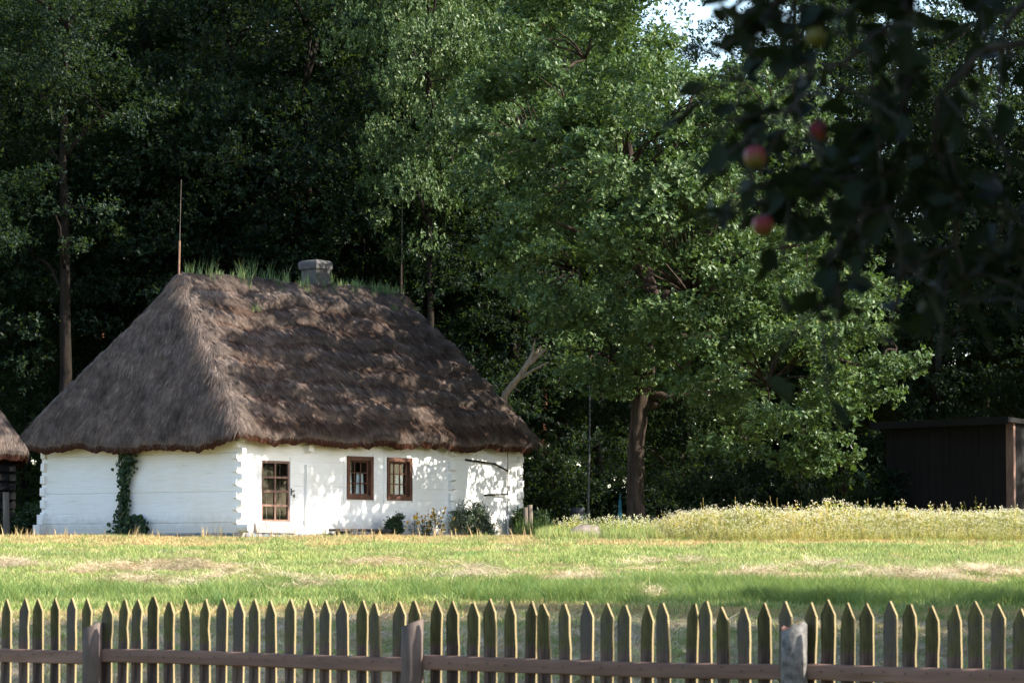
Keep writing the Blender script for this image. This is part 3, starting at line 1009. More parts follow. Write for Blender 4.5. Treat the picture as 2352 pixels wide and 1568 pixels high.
# down conductor on the right of the front wall
b = MB()
for P in ([(11.25, -.12, 2.6), (11.25, -.12, .62)], ):
    V, Fs = tube(P, .012, 5); b.add(V, Fs)
cond = b.build("down_conductor", M['iron'], house)
V, Fs = tube([(11.25, -.13, .75), (11.25, -.13, -.25)], .03, 8); obj("conductor_pipe", V, Fs, M['zinc'], cond)
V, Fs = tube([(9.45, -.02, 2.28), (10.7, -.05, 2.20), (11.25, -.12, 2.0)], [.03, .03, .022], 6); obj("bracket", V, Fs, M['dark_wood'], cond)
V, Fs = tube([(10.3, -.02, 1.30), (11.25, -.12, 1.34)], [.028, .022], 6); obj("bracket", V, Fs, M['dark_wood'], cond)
V, Fs = tube([(-.10, DEP * .567, -.2), (-.10, DEP * .567, .62)], .028, 8); obj("conductor_pipe", V, Fs, M['zinc'], house)

# ridge grass
r = np.random.default_rng(77)
mb = MB()
for i in range(190):
    a = 1.8 + 9.0 * r.random() ** 0.85
    dens = value_noise(np.array([a]), np.array([0.]), 1.1, 71)[0]
    if r.random() > .25 + dens: continue
    bb = DEP / 2 + r.normal(0, .2)
    zb = float(rf.height(np.array([a]), np.array([bb]))[0])
    hh = (.18 + .5 * r.random()) * (1.15 if a < 6 else .8)
    V, Fs = blades(12, .10, hh * .4, hh, .012, .35, 700 + i)
    mb.add(V + np.array([a, bb, zb - .03]), Fs)
for (a, bb) in ((3.6, 2.75), (3.75, 2.7), (3.5, 2.7), (9.8, 2.9)):
    zb = float(rf.height(np.array([a]), np.array([bb]))[0])
    V, Fs = blades(40, .14, .08, .25, .012, .6, 1200 + int(a * 10)); mb.add(V + np.array([a, bb, zb - .02]), Fs)
M['ridge_grass'] = grass_mat("ridge_grass", [(0, (0.06, 0.13, 0.06)), (.7, (0.14, 0.22, 0.10)), (1, (0.32, 0.33, 0.17))])
o = mb.build("ridge_grass", M['ridge_grass'], roof); o["kind"] = "stuff"


def house_pt(a, b_, z):
    c, s = math.cos(TH), math.sin(TH)
    return Vector((C0.x + a * c - b_ * s, C0.y + a * s + b_ * c, C0.z + z))


# bench by the front wall
bench = thing("bench", "low dark plank bench by the white front wall between door and flowers", "bench", house_pt(0, 0, 0), TH)
V, F = box(3.35, 5.75, -.62, -.22, .23, .295); obj("seat", V, F, M['bench_wood'], bench)
for c in (3.72, 5.35):
    V, F = box(c - .16, c + .16, -.56, -.28, -.08, .228); obj("leg", V, F, M['bench_wood'], bench)


# ------------------------------------------------------------------ leaves and trees
def leaves(P, D, Nn, L, Wd, kind=2, seed=0, curl=.12):
    """kind 2: folded diamond; 4: broad leaf of four triangles; P base, D direction, Nn normal"""
    D = unit(D); Sd = unit(np.cross(D, Nn)); Nn = np.cross(Sd, D)
    L = L[:, None]; Wd = Wd[:, None] / 2
    n = len(P)
    if kind == 2:
        m = P + D * L * .5 + Nn * L * curl
        V = np.stack([P, m + Sd * Wd, P + D * L, m - Sd * Wd], 1).reshape(-1, 3)
        k = np.arange(n)[:, None] * 4
        F = np.concatenate([k + np.array([[0, 1, 2]]), k + np.array([[0, 2, 3]])])
        return V, F
    t0 = P + D * L * .3 + Nn * L * curl; t1 = P + D * L * .75 + Nn * L * curl * .8
    V = np.stack([P, t0 + Sd * Wd * .75, t1 + Sd * Wd, P + D * L, t1 - Sd * Wd, t0 - Sd * Wd * .75], 1).reshape(-1, 3)
    k = np.arange(n)[:, None] * 6
    return V, np.concatenate([k + np.array([[0, 1, 2, 3]]), k + np.array([[0, 3, 4, 5]])])


def crown(lobes, rng, cl_dens=1.0, cl_r=.75, n_ros=32, n_leaf=7, leaf=.115, rf0=.5, flat=.7, kind=2, nvar=.34):
    """lobes: list of (centre, (rx,ry,rz)); returns leaf mesh data and clump centres"""
    Cs, Os = [], []
    for c, rad in lobes:
        rad = np.array(rad, float)
        rm = rad.mean()
        n = max(5, int(cl_dens * 3.4 * (rm / cl_r) ** 2))
        d = unit(rng.normal(size=(n, 3)))
        d[:, 2] = d[:, 2] * .9 + .08
        k = rf0 + (1.0 - rf0) * rng.random(n) ** .7
        Cs.append(np.array(c) + d * rad * k[:, None]); Os.append(unit(d))
    Cc = np.concatenate(Cs); Oc = np.concatenate(Os)
    n = len(Cc)
    sz = cl_r * (.6 + .7 * rng.random(n))
    ci = np.repeat(np.arange(n), n_ros)
    off = rng.normal(size=(len(ci), 3)); off = unit(off) * (rng.random(len(ci)) ** .45)[:, None]
    off[:, 2] *= flat
    off += Oc[ci] * .25
    Rp = Cc[ci] + off * sz[ci][:, None]
    ax = unit(off * .9 + Oc[ci] * .6 + np.array([0, 0, .35]) + rng.normal(0, .25, off.shape))
    li = np.repeat(np.arange(len(Rp)), n_leaf)
    m = len(li)
    rd = unit(rng.normal(size=(m, 3)))
    D = unit(ax[li] * .55 + rd)
    P = Rp[li] + rng.normal(0, .035, (m, 3)) + ax[li] * (rng.random(m) * .10)[:, None]
    Nn = unit(ax[li] * .75 + np.array([0, 0, .75]) + rng.normal(0, nvar, (m, 3)))
    L = leaf * (.65 + .7 * rng.random(m))
    return leaves(P, D, Nn, L, L * .62, kind), Cc


def limb_tubes(start, targets, rng, r0=.12, r1=.02, n=7, sides=6, droop=.0):
    mb = MB()
    for T in targets:
        S0 = np.array(start(T) if callable(start) else start)
        T = np.array(T)
        mid = S0 * .45 + T * .55 + np.array([0, 0, .12 * np.linalg.norm(T - S0)]) + rng.normal(0, .12, 3)
        P = bez(S0, mid, T, n)
        P[1:-1] += rng.normal(0, .04, (n - 2, 3))
        V, Fs = tube(P, np.linspace(r0, r1, n), sides)
        mb.add(V, Fs)
    return mb


# --- the oak
OY = 102.0
orng = np.random.default_rng(21)
ob = at(1461, 1236, OY)
ob.z = 2.2
oak = thing("oak_tree", "big sunlit oak with a broad crown and grooved trunk standing right of the cottage", "tree", ob)
k_ = OY / FPX


def oloc(px, py, dy=0.0):
    v = at(px, py, OY + dy); return np.array([v.x - ob.x, v.y - ob.y, v.z - ob.z])


tr = np.array([oloc(1461, 1250), oloc(1461, 1215), oloc(1459, 1150), oloc(1459, 1060), oloc(1464, 980), oloc(1474, 910), oloc(1496, 800, .2), oloc(1508, 700, .3), oloc(1480, 610, .4), oloc(1462, 560, .4), oloc(1455, 400, .5), oloc(1430, 220, .6)])
rad = np.array([.32, .27, .235, .22, .22, .25, .23, .20, .17, .15, .11, .05])
# finer trunk with bark ridges
tt = np.linspace(0, len(tr) - 1, 70)
tr2 = np.stack([np.interp(tt, np.arange(len(tr)), tr[:, i]) for i in range(3)], 1); rad2 = np.interp(tt, np.arange(len(tr)), rad)
tr2[8:] += orng.normal(0, .012, tr2[8:].shape)
V, Fs = tube(tr2, rad2, 28)
Vr = V.reshape(70, 28, 3); cen = tr2[:, None]
ridge = 1 + .05 * np.sin(np.arange(28) * 2 * np.pi * 9 / 28)[None] + orng.normal(0, .025, (70, 28))
V = (cen + (Vr - cen) * ridge[..., None]).reshape(-1, 3)
obj("trunk", V, Fs, M['bark'], oak, smooth=True)
lim = [((1472, 915), (1500, 935), (1508, 925), .16, .13, -.2), ((1470, 900), (1530, 920), (1640, 900), .13, .05, -.8), ((1500, 760), (1560, 640), (1700, 430), .15, .04, .4),
       ((1508, 700), (1640, 560), (1900, 560), .13, .03, 1.2), ((1500, 780), (1700, 760), (1980, 840), .13, .03, -1), ((1480, 620), (1380, 560), (1230, 480), .12, .03, .3),
       ((1470, 860), (1360, 800), (1260, 760), .11, .025, .8), ((1462, 560), (1520, 400), (1600, 200), .12, .03, -.6), ((1455, 420), (1330, 300), (1280, 180), .09, .02, .2),
       ((1640, 900), (1760, 920), (1860, 990), .06, .02, -1.2), ((1500, 790), (1560, 700), (1580, 600), .10, .03, -1.2), ((1480, 640), (1440, 560), (1478, 590), .08, .05, -.9), ((1640, 545), (1680, 490), (1730, 400), .06, .03, -1.4)]
for i, (p0, p1, p2, ra, rb, dy) in enumerate(lim):
    P = bez(oloc(*p0, .1), oloc(*p1, dy * .5), oloc(*p2, dy), 12)
    P[1:-1] += orng.normal(0, .03, (10, 3))
    V, Fs = tube(P, np.linspace(ra, rb, 12), 9)
    obj("limb", V, Fs, M['bark'], oak, smooth=True)
LB = [(1345, 130, 190, 230, .3), (1510, 310, 230, 190, -.3), (1240, 330, 230, 210, .8), (1420, 430, 300, 230, -1.0), (1690, 450, 240, 230, 1.0), (1320, 620, 230, 160, -.4),
      (1590, 680, 260, 170, -2.0), (1850, 680, 200, 170, .4), (1960, 850, 130, 90, -.2), (1760, 880, 210, 120, -1.8), (1850, 1000, 95, 75, -.6), (1400, 815, 95, 75, .6),
      (1570, 850, 170, 90, .8), (1720, 1010, 110, 60, .8), (1900, 1035, 45, 40, -.4), (1770, 270, 130, 150, .6), (1350, -70, 140, 140, 0), (1430, 800, 130, 90, 1.6), (2060, 800, 50, 40, -.3)]
lobes = []
back = []
for px, py, rx, ry, dy in LB:
    e = math.sqrt(max(0.0, 1 - ((px - 1560) / 600) ** 2 - ((py - 500) / 680) ** 2))
    big = rx > 140
    jy = orng.normal(0, 1.5) if big else orng.normal(0, .7)
    f_ = .84 if big else .95
    lobes.append((oloc(px, py, dy - (3.4 if big else 1.8) * e + jy), (rx * k_ * f_, min(rx, ry) * k_ * f_, ry * k_ * f_)))
    if rx > 105:
        back.append((oloc(px + 20, py, dy + 3.4 * e + .8), (rx * k_, min(rx, ry) * k_ * 1.05, ry * k_)))
(Vl, Fl), Cc = crown(lobes, orng, .95, .68, 38, 7, .135, .70, .45, 4, .28)
(Vb, Fb), Cb = crown(back, orng, .92, .75, 26, 6, .17, .5, .62, 2)
tri = np.concatenate([Fl[:, [0, 1, 2]], Fl[:, [0, 2, 3]]])
Vl, Fl = np.concatenate([Vl, Vb]), np.concatenate([tri, Fb + len(Vl)])
obj("crown", Vl, Fl, M['oak_leaf'], oak)
sel = Cc[orng.permutation(len(Cc))[:230]]
lt = np.array([oloc(px, py, dy) for px, py, rx, ry, dy in LB])
mb = limb_tubes(lambda T: lt[np.argmin(np.linalg.norm(lt - np.array(T), axis=1))], sel, orng, .035, .008, 6, 5)
mb.build("twigs", M['bark'], oak)["kind"] = "stuff"


# --- forest tree kinds
def tree_kind(seed, H, rc, z0, nl=13, leaf=.13, bark='wood_bark', leafm='wood_leaf', lean=.0, trunk_r=.2, cl=1.0):
    r = np.random.default_rng(seed)
    P = np.array([[0, 0, -.1], [lean * .2, 0, H * .25], [lean * .6, .1, H * .55], [lean, 0, H * .93]])
    t = np.linspace(0, 3, 14)
    P = np.stack([np.interp(t, np.arange(4), P[:, i]) for i in range(3)], 1) + r.normal(0, .06, (14, 3)) * np.array([1, 1, 0])
    V, Fs = tube(P, trunk_r * np.linspace(1.15, .16, 14), 9)
    mb = MB(); mb.add(V, Fs)
    lobes = []
    for i in range(nl):
        f = (i + .5) / nl
        z = z0 + (H - z0) * (f * .96 + .02)
        env = rc * math.sin(math.pi * (0.2 + 0.68 * f)) ** .6
        an = i * 2.4 + r.random()
        d = env * (.25 + .45 * r.random()) * (0.3 if i % 4 == 3 else 1)
        rr = env * (.50 + .24 * r.random())
        lobes.append((np.array([lean * z / H + d * math.cos(an), d * math.sin(an), z]), (rr * 1.15, rr * 1.15, rr * .85)))
    (Vl, Fl), Cc = crown(lobes, r, cl, .95, 40, 6, leaf, .62, .5, 2, .3)
    st = lambda T: np.array([lean * T[2] / H, 0, max(z0 * .7, T[2] - .45 * np.hypot(T[0], T[1]) - .8)])
    tb = limb_tubes(st, [c for c, _ in lobes], r, .085, .03, 7, 6)
    for v, f in zip(tb.V, [None] * len(tb.V)): pass
    Vb = np.concatenate(tb.V); mb.add(Vb, [f for f in tb.F])
    tb = limb_tubes(lambda T: lobes[int(np.argmin([np.linalg.norm(c - np.array(T)) for c, _ in lobes]))][0], Cc[r.permutation(len(Cc))[:40]], r, .022, .006, 5, 4)
    mb.add(np.concatenate(tb.V), [f for f in tb.F])
    tm = mesh("trunk", np.concatenate(mb.V), mb.F, M[bark], True)
    cm = mesh("crown", Vl, Fl, M[leafm])
    return tm, cm


KINDS = [tree_kind(31, 21, 4.3, 4.5, 15), tree_kind(32, 23, 3.8, 6.0, 15, lean=.8), tree_kind(33, 19, 4.6, 3.0, 14, .135), tree_kind(34, 24, 3.4, 8.5, 13, .12, trunk_r=.24), tree_kind(35, 17, 4.2, 1.5, 14, .13, trunk_r=.15)]
LIT = tree_kind(38, 22, 4.2, 9.0, 14, .14, leafm='oak_leaf')  # brighter leaves than the other wood trees: sunlight put into the leaf colour
PINE = tree_kind(36, 24, 2.6, 13, 9, .12, 'pine_bark', trunk_r=.19)


def plant_tree(kind, x, y, s, rz, label, name="forest_tree", group="trees of the wood behind the cottage", sz=1.0):
    root = thing(name, label, "tree", (x, y, gz(x, y) - .05), rz, group)
    root.scale = (s, s, s * sz)
    link("trunk", kind[0], root)
    link("crown", kind[1], root)
    return root


WOOD = "trees of the wood behind the cottage"
# px of the foot in the photograph's frame, distance, kind, scale, turn
wood = [
    (-70, 117, 2, 1.0, .3, "dark tree at the picture's left edge behind the small thatched hut"),
    (60, 124, 4, 1.1, 1.3, "bushy dark tree rising above the gap between the hut and the cottage"),
    (148, 114, 3, .95, 2.2, "tall tree with a straight bare trunk standing left of the cottage roof"),
    (215, 128, 0, 1.05, .8, "dark leafy tree just right of the tall bare trunk left of the cottage"),
    (330, 119, 2, 1.02, 4.1, "dense dark tree behind the left slope of the cottage roof"),
    (430, 131, 1, 1.0, 5.0, "tall dark tree behind the left lightning rod of the cottage"),
    (525, 118, 0, .95, 2.9, "dark tree behind the grassy left half of the roof ridge"),
    (610, 127, 3, 1.0, 1.1, "slim tall tree rising between the left rod and the chimney"),
    (700, 117, 4, 1.12, 3.7, "bushy tree right behind the cottage chimney"),
    (790, 129, 1, .98, 2.0, "tall dark tree between the chimney and the right lightning rod"),
    (985, 121, 2, 1.1, 5.5, "tall tree behind the right end of the cottage roof"),
    (1090, 128, 3, 1.0, .4, "tall tree between the cottage roof and the oak crown with sky above"),
    (1180, 117, 4, .98, 1.9, "dark bushy tree behind the dead bare branch"),
    (1290, 126, 0, .95, 3.2, "dark tree behind the left half of the oak"),
    (1370, 133, 1, .95, 5.2, "tall tree straight behind the oak trunk"),
    (1560, 140, 2, .74, .9, "lower tree behind the oak under the patch of open sky"),
    (1700, 122, 4, .85, 2.5, "bushy tree behind the right half of the oak"),
    (1830, 133, 3, .95, 1.5, "slender tree behind the hanging apple branches"),
    (1930, 119, 0, .9, 4.9, "dark tree just right of the oak crown"),
    (2045, 127, 1, .92, 3.5, "tall loose tree left of the dark shed"),
    (2150, 116, 2, .9, 5.9, "dark tree behind the left end of the shed"),
    (2260, 130, 3, .95, .2, "slender tree with sky between its leaves above the shed"),
    (2370, 118, 0, .92, 2.1, "dark tree above the shed at the picture's right edge"),
    (2480, 124, 4, 1.05, 1.2, "bushy tree beyond the right end of the shed"),
]
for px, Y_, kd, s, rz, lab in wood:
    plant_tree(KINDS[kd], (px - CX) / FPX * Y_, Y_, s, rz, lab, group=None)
plant_tree(LIT, (985 - CX) / FPX * 113, 113, .66, 1.4, "sunlit leafy tree between the right lightning rod and the oak", group=None, sz=1.6)
# second line, deep in the wood: hard to tell apart
r = np.random.default_rng(9)
for i, px in enumerate(np.arange(-150, 1370, 118)):
    Y_ = 141 + 9 * r.random()
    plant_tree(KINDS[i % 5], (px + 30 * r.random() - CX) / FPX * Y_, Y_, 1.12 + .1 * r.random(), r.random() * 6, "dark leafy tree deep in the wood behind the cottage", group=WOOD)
for px, Y_ in ((200, 133), (175, 139), (232, 137), (700, 137), (330, 140), (118, 136), (1245, 138)):
    plant_tree(PINE, (px - CX) / FPX * Y_, Y_, 1.0, px, "slim pine with a reddish trunk between the dark leafy trees", "pine_tree", "reddish pine trunks in the wood")
# the far side of the wood reads as one mass
r = np.random.default_rng(19)
lobes = []
for x_ in np.arange(-34, 40, 2.6):
    top = 21 if x_ < 1 else (15 if x_ < 9 else 12.5)
    for z_ in np.arange(1.4, top, 2.6):
        lobes.append((np.array([x_ + r.normal(0, .6), 158 + r.normal(0, 1.2), 2.28 + z_]), (1.9, 1.9, 1.8)))
(Vl, Fl), _c = crown(lobes, r, .8, .9, 16, 5, .62, .3, .8, 2)
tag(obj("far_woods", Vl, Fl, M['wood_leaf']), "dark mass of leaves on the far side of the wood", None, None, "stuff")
lobes = []
for x_ in np.arange(-24, 26, 1.5):
    lobes.append((np.array([x_, 121 + r.normal(0, 2), 2.28 + .7]), (1.3, 1.3, .9 + .4 * r.random())))
(Vl, Fl), _c = crown(lobes, r, .8, .6, 14, 5, .16, .3, .8, 2)
tag(obj("undergrowth", Vl, Fl, M['wood_leaf']), "low dark undergrowth on the floor of the wood", None, None, "stuff")
# trees beyond the right edge that shade the shed and the wood's edge
for x_, y_, kd, s in ((21.5, 108, 0, .8), (20, 116, 2, .95), (27, 112, 1, .9), (26, 101, 4, .75)):
    plant_tree(KINDS[kd], x_, y_, s, x_, "leafy tree beyond the right edge of the photo shading the shed", "shade_tree", "trees beyond the right edge of the photo")
# orchard trees beside the meadow: their shadows lie across the foot of the slope
ORCH = tree_kind(37, 13, 4.8, 2.0, 15, .14, leafm='bush_leaf')
for x_, y_, s, sz in ((13.4, 40.6, 1.22, 1.0), (13.0, 33.5, 1.1, 1.0), (14.5, 49.4, .8, 1.0), (19.5, 47.8, .9, 1.0), (23.5, 50.5, .85, .95), (7.6, 5.2, .85, 1.0), (8.6, 11.5, .8, .9), (3.5, -4.5, .9, .9)):
    plant_tree(ORCH, x_, y_, s, x_ * 3, "leafy orchard tree right of the meadow outside the photo shading the grass", "orchard_tree", "orchard trees right of the meadow", sz)



# --- shrubs
def shrub(name, label, cat, x, y, w, h, seed, mat='bush_leaf', leaf=.10, n=6, group=None, dens=1.0, zoff=0.):
    r = np.random.default_rng(seed)
    root = thing(name, label, cat, (x, y, gz(x, y) + zoff), 0, group)
    lobes = []
    for i in range(n):
        an = r.random() * 6.28; d = w * .28 * r.random()
        zz = h * (.3 + .45 * r.random())
        lobes.append((np.array([d * math.cos(an) * 1.6, d * math.sin(an), zz]), (w * .26, w * .24, min(zz * .8, h * .32))))
    (V, F), Cc = crown(lobes, r, dens, min(.45, w * .2), 16, 6, leaf, .4, .8, 2)
    V[:, 2] = np.maximum(V[:, 2], .02)
    obj("foliage", V, F, M[mat], root)
    mb = limb_tubes(np.array([0, 0, -.05]), Cc[r.permutation(len(Cc))[:24]], r, .022, .006, 5, 5)
    mb.build("stem", M['wood_bark'], root)
    return root


for i, (px, Y_, w, h, lab) in enumerate((
        (1215, 110, 2.6, 3.1, "dark green shrub beside the right end wall of the cottage"),
        (1275, 113, 2.4, 2.6, "dark green shrub between the cottage and the pale sapling"),
        (1390, 112, 2.2, 2.4, "dark shrub left of the oak trunk behind the teal object"),
        (1530, 112, 2.6, 2.6, "dark shrub just right of the oak trunk"),
        (1640, 113, 2.8, 2.4, "dark shrub under the oak crown behind the flowering field"),
        (1760, 114, 2.8, 2.6, "dark shrub under the right part of the oak crown"),
        (1890, 113, 2.6, 2.2, "dark shrub between the oak crown and the shed"),
        (2030, 110, 2.2, 2.0, "dark shrub at the left corner of the dark shed"))):
    shrub("shrub", lab, "shrub", (px - CX) / FPX * Y_, Y_, w, h, 800 + i, 'wood_leaf', .10, 7, None, 1.2)
v = at(70, 1240, 107); shrub("shrub", "low green shrub between the small hut and the cottage", "shrub", v.x, v.y, 1.2, .95, 820, 'bush_leaf', .09, 5)
v = at(20, 1240, 108); shrub("shrub", "low green shrub at the foot of the small hut by its post", "shrub", v.x, v.y, 1.0, .7, 821, 'bush_leaf', .09, 5)
p = house_pt(11.75, -.55, 0); shrub("shrub", "leafy green bush at the right corner of the white wall", "shrub", p.x, p.y, .9, .85, 822, 'bush_leaf', .09, 5)
p = house_pt(9.05, -.55, 0); shrub("shrub", "upright grey green shrub by the cross wall right of the flowers", "shrub", p.x, p.y, .85, 1.05, 823, 'grey_leaf', .05, 8)
p = house_pt(9.35, -.6, 0); shrub("shrub", "small grey green shrub at the foot of the taller grey one", "shrub", p.x, p.y, .6, .6, 824, 'grey_leaf', .05, 6)
p = house_pt(5.75, -.55, 0); shrub("shrub", "small upright plant at the right end of the dark bench", "plant", p.x, p.y, .34, .62, 825, 'bush_leaf', .06, 5)

# fern like green clump right of the cottage corner
v = at(1225, 1242, 103)
root = thing("feathery_plant", "feathery bright green clump beside the two wooden posts", "plant", (v.x, v.y, gz(v.x, v.y)))
V, Fs = blades(420, .55, .3, .75, .016, .25, 55); obj("foliage", V, Fs, M['lush'], root)

# yellow flowers
p = house_pt(7.25, -.6, 0)
fl = thing("yellow_flowers", "clump of yellow daisies with green leaves below the second window", "flowers", (p.x, p.y, gz(p.x, p.y)))
r = np.random.default_rng(88)
M['petal'] = plain("yellow_petal", (0.75, 0.42, 0.03), .6, 20, .15, 0)
M['flower_eye'] = plain("brown_flower_eye", (0.12, 0.05, 0.01), .8, 20, .2, 0)
stems = MB(); lp, ld = [], []
heads = []
for i in range(46):
    b0 = np.array([r.normal(0, .32), r.normal(0, .16), 0])
    h = .25 + .65 * r.random() * (1 - min(1, abs(b0[0]) / 1.2) * .4)
    tip = b0 + np.array([r.normal(0, .12), r.normal(0, .08), h])
    P = bez(b0, b0 * .6 + tip * .4 + np.array([0, 0, .1]), tip, 5)
    V, Fs = tube(P, [.006, .005, .004, .004, .003], 4); stems.add(V, Fs)
    for k in range(14):
        q = P[0] + (P[-1] - P[0]) * r.random() * .85
        lp.append(q); ld.append([r.normal(), r.normal(), .4 * r.random()])
    heads.append((tip, r.random()))
stems.build("stem", M['vine_leaf'], fl)
lp = np.array(lp); ld = np.array(ld)
V, F = leaves(lp, ld, np.tile([0, 0, 1.], (len(lp), 1)) + r.normal(0, .3, (len(lp), 3)), .06 + .06 * r.random(len(lp)), .025 + .025 * r.random(len(lp)), 2)
obj("foliage", V, F, M['bush_leaf'], fl)
pv = MB()
for k in range(11):
    an = k * 2 * math.pi / 11
    d = np.array([math.cos(an), math.sin(an), .12]); s_ = np.array([-math.sin(an), math.cos(an), 0])
    pv.add(np.array([d * .008, d * .028 + s_ * .011, d * .048, d * .028 - s_ * .011]), np.array([[0, 1, 2, 3]]))
pm = mesh("flower_head", np.concatenate(pv.V), pv.F, M['petal'])
eV, eF = rock(2, .012, .012, .009, 5, 6, .02)
em = mesh("flower_eye", eV, eF, M['flower_eye'])
for tip, q in heads:
    h_ = link("flower_head", pm, fl, tip)
    h_.rotation_euler = (R(25) + q * .9, q * .6, q * 6); h_.scale = (1 + q * .4,) * 3
    e_ = link("flower_eye", em, h_, (0, 0, .006))

# climbing vine on the left wall
vn = thing("climbing_vine", "dark green vine climbing the shaded left wall of the cottage up to the eave", "plant", house_pt(0, 0, 0), TH)
r = np.random.default_rng(90)
vb = DEP * .555
vP, vD, vN = [], [], []
main = [(-.06, vb + .10, -.05), (-.07, vb + .02, .5), (-.07, vb - .02, 1.1), (-.08, vb - .0, 1.7), (-.09, vb - .18, 2.3), (-.12, vb - .22, 2.55)]
V, Fs = tube(main, [.018, .016, .013, .011, .009, .006], 5); obj("stem", V, Fs, M['wood_bark'], vn)
main = np.array(main)
for i in range(900):
    t = r.random() * 5
    c = np.array([np.interp(t, np.arange(6), main[:, j]) for j in range(3)])
    wv_ = .30 if t > 3.2 else (.17 if t > 1.2 else .30)
    c += np.array([-abs(r.normal(.02, .07)), r.normal(0, wv_ * .55), r.normal(0, .10)])
    vP.append(c)
for i in range(240):                                  # the loop of shoots low on the right
    an = r.random() * 3.6 - .6
    c = np.array([-.08 - abs(r.normal(0, .06)), vb - .48 - .30 * math.cos(an) + r.normal(0, .05), .34 + .26 * math.sin(an) + r.normal(0, .05)])
    vP.append(c)
for i in range(200):
    vP.append(np.array([-.12 - abs(r.normal(0, .1)), vb + r.normal(-.1, .3), .03 + abs(r.normal(0, .16))]))
vP = np.array(vP); vP[:, 2] = np.maximum(vP[:, 2], .02)
n = len(vP)
V, F = leaves(vP, np.stack([-.3 * r.random(n), r.normal(0, .7, n), -1 + r.normal(0, .5, n)], 1), np.stack([-1 + r.normal(0, .4, n), r.normal(0, .5, n), .35 + r.normal(0, .4, n)], 1), .07 + .06 * r.random(n), .065 + .05 * r.random(n), 4)
obj("foliage", V, F, M['vine_leaf'], vn)

# ------------------------------------------------------------------ flowering field and weeds
M['white_petal'] = plain("white_petal", (0.62, 0.58, 0.42), .7, 20, .1, 0)


def stalk_plant(seed, h, n_st, spread, blob, n_blob, leaf_n, lm, fm, sm):
    r = np.random.default_rng(seed)
    V0, F0, mats = [], [], []
    mb = MB(); mi = []
    def add(V, Fs, m):
        Fs = Fs if isinstance(Fs, list) else [Fs]
        mb.add(V, Fs)
        for f in Fs: mi.append(np.full(len(f), m))
    for i in range(n_st):
        b0 = np.array([r.normal(0, spread), r.normal(0, spread), 0])
        hh = h * (.65 + .45 * r.random())
        tip = b0 + np.array([r.normal(0, .1) * h, r.normal(0, .1) * h, hh])
        s = r.random() * 3.14
        wv = np.array([math.cos(s), math.sin(s), 0]) * .005
        add(np.array([b0 - wv, b0 + wv, tip + wv * .6, tip - wv * .6]), np.array([[0, 1, 2, 3]]), 0)
        for k in range(leaf_n):
            q = b0 + (tip - b0) * (.1 + .8 * r.random())
            V, F = leaves(q[None], np.array([[r.normal(), r.normal(), .3]]), np.array([[0, 0, 1.]]) + r.normal(0, .3, (1, 3)), np.array([.07]), np.array([.05]), 2)
            add(V, F, 1)
        for k in range(n_blob):
            q = tip + np.array([r.normal(0, blob * 1.6), r.normal(0, blob * 1.6), -abs(r.normal(0, blob * 2.2))])
            d = blob * (.5 + .6 * r.random())
            oc = np.array([[d, 0, 0], [0, d, 0], [-d, 0, 0], [0, -d, 0], [0, 0, d * .8], [0, 0, -d * .8]]) + q
            add(oc, np.array([[0, 1, 4], [1, 2, 4], [2, 3, 4], [3, 0, 4], [1, 0, 5], [2, 1, 5], [3, 2, 5], [0, 3, 5]]), 2)
    me = mesh("stalk", np.concatenate(mb.V), mb.F, None)
    for m in (sm, lm, fm): me.materials.append(m)
    # faces were laid down list by list, so material runs follow the same order
    me.polygons.foreach_set("material_index", np.concatenate(mi).astype(np.int32))
    return me


M['yellow_stem'] = grass_mat("yellow_green_stem", [(0, (0.36, 0.30, 0.09)), (.7, (0.55, 0.40, 0.12)), (1, (0.6, 0.32, 0.09))])
M['pale_leaf'] = grass_mat("pale_leaf", [(0, (0.20, 0.24, 0.06)), (.7, (0.40, 0.38, 0.11)), (1, (0.60, 0.45, 0.14))])
bw = [stalk_plant(900 + i, .80, 7, .13, .014, 4, 12, M['pale_leaf'], M['white_petal'], M['yellow_stem']) for i in range(3)]
r = np.random.default_rng(66)
n = 4600
fx = 3.4 + 14.5 * r.random(n); fy = 92.0 + 9.5 * r.random(n)
edge = 92.2 + 1.1 * (value_noise(fx, fx * 0, .5, 12) - .2) + np.clip(5.2 - fx, 0, 2) * 1.0
kp = fy > edge
fx, fy = fx[kp], fy[kp]
part = r.integers(0, 3, len(fx))
fmul = (.45 + .55 * smooth(3.3, 4.7, fx)) * (.62 + .38 * smooth(0, 2.2, fy - edge[kp])) * (.88 + .10 * value_noise(fx, fx * 0, .7, 15)) * np.where(r.random(len(fx)) < .05, 1.25, 1)
P = np.stack([fx, fy, ground_z(fx, fy)], 1)
for i in range(3):
    scatter("flowering_buckwheat", "field of tall white flowering buckwheat right of the oak" if i == 0 else "field of tall white flowering buckwheat right of the oak", P[part == i], bw[i], .6, 1.12, 70 + i, .2, clump=.25, mul=fmul[part == i])
sp = stalk_plant(950, 1.15, 4, .08, .012, 1, 3, M['pale_leaf'], M['tan_head'], M['yellow_stem'])
sel = (r.random(len(P)) < .014) & (fx > 5)
scatter("tall_grass", "tall brown seed stalks standing above the buckwheat", P[sel], sp, .55, .95, 75, .2)
fn = 900
ex = 3.6 + 14.3 * r.random(fn); ey = 91.2 + 2.2 * r.random(fn) + np.clip(5.2 - ex, 0, 2)
scatter("field_edge", "short golden stems thinning out along the front edge of the flowering field", np.stack([ex, ey, ground_z(ex, ey)], 1), bw[0], .15, .5, 78, .3)
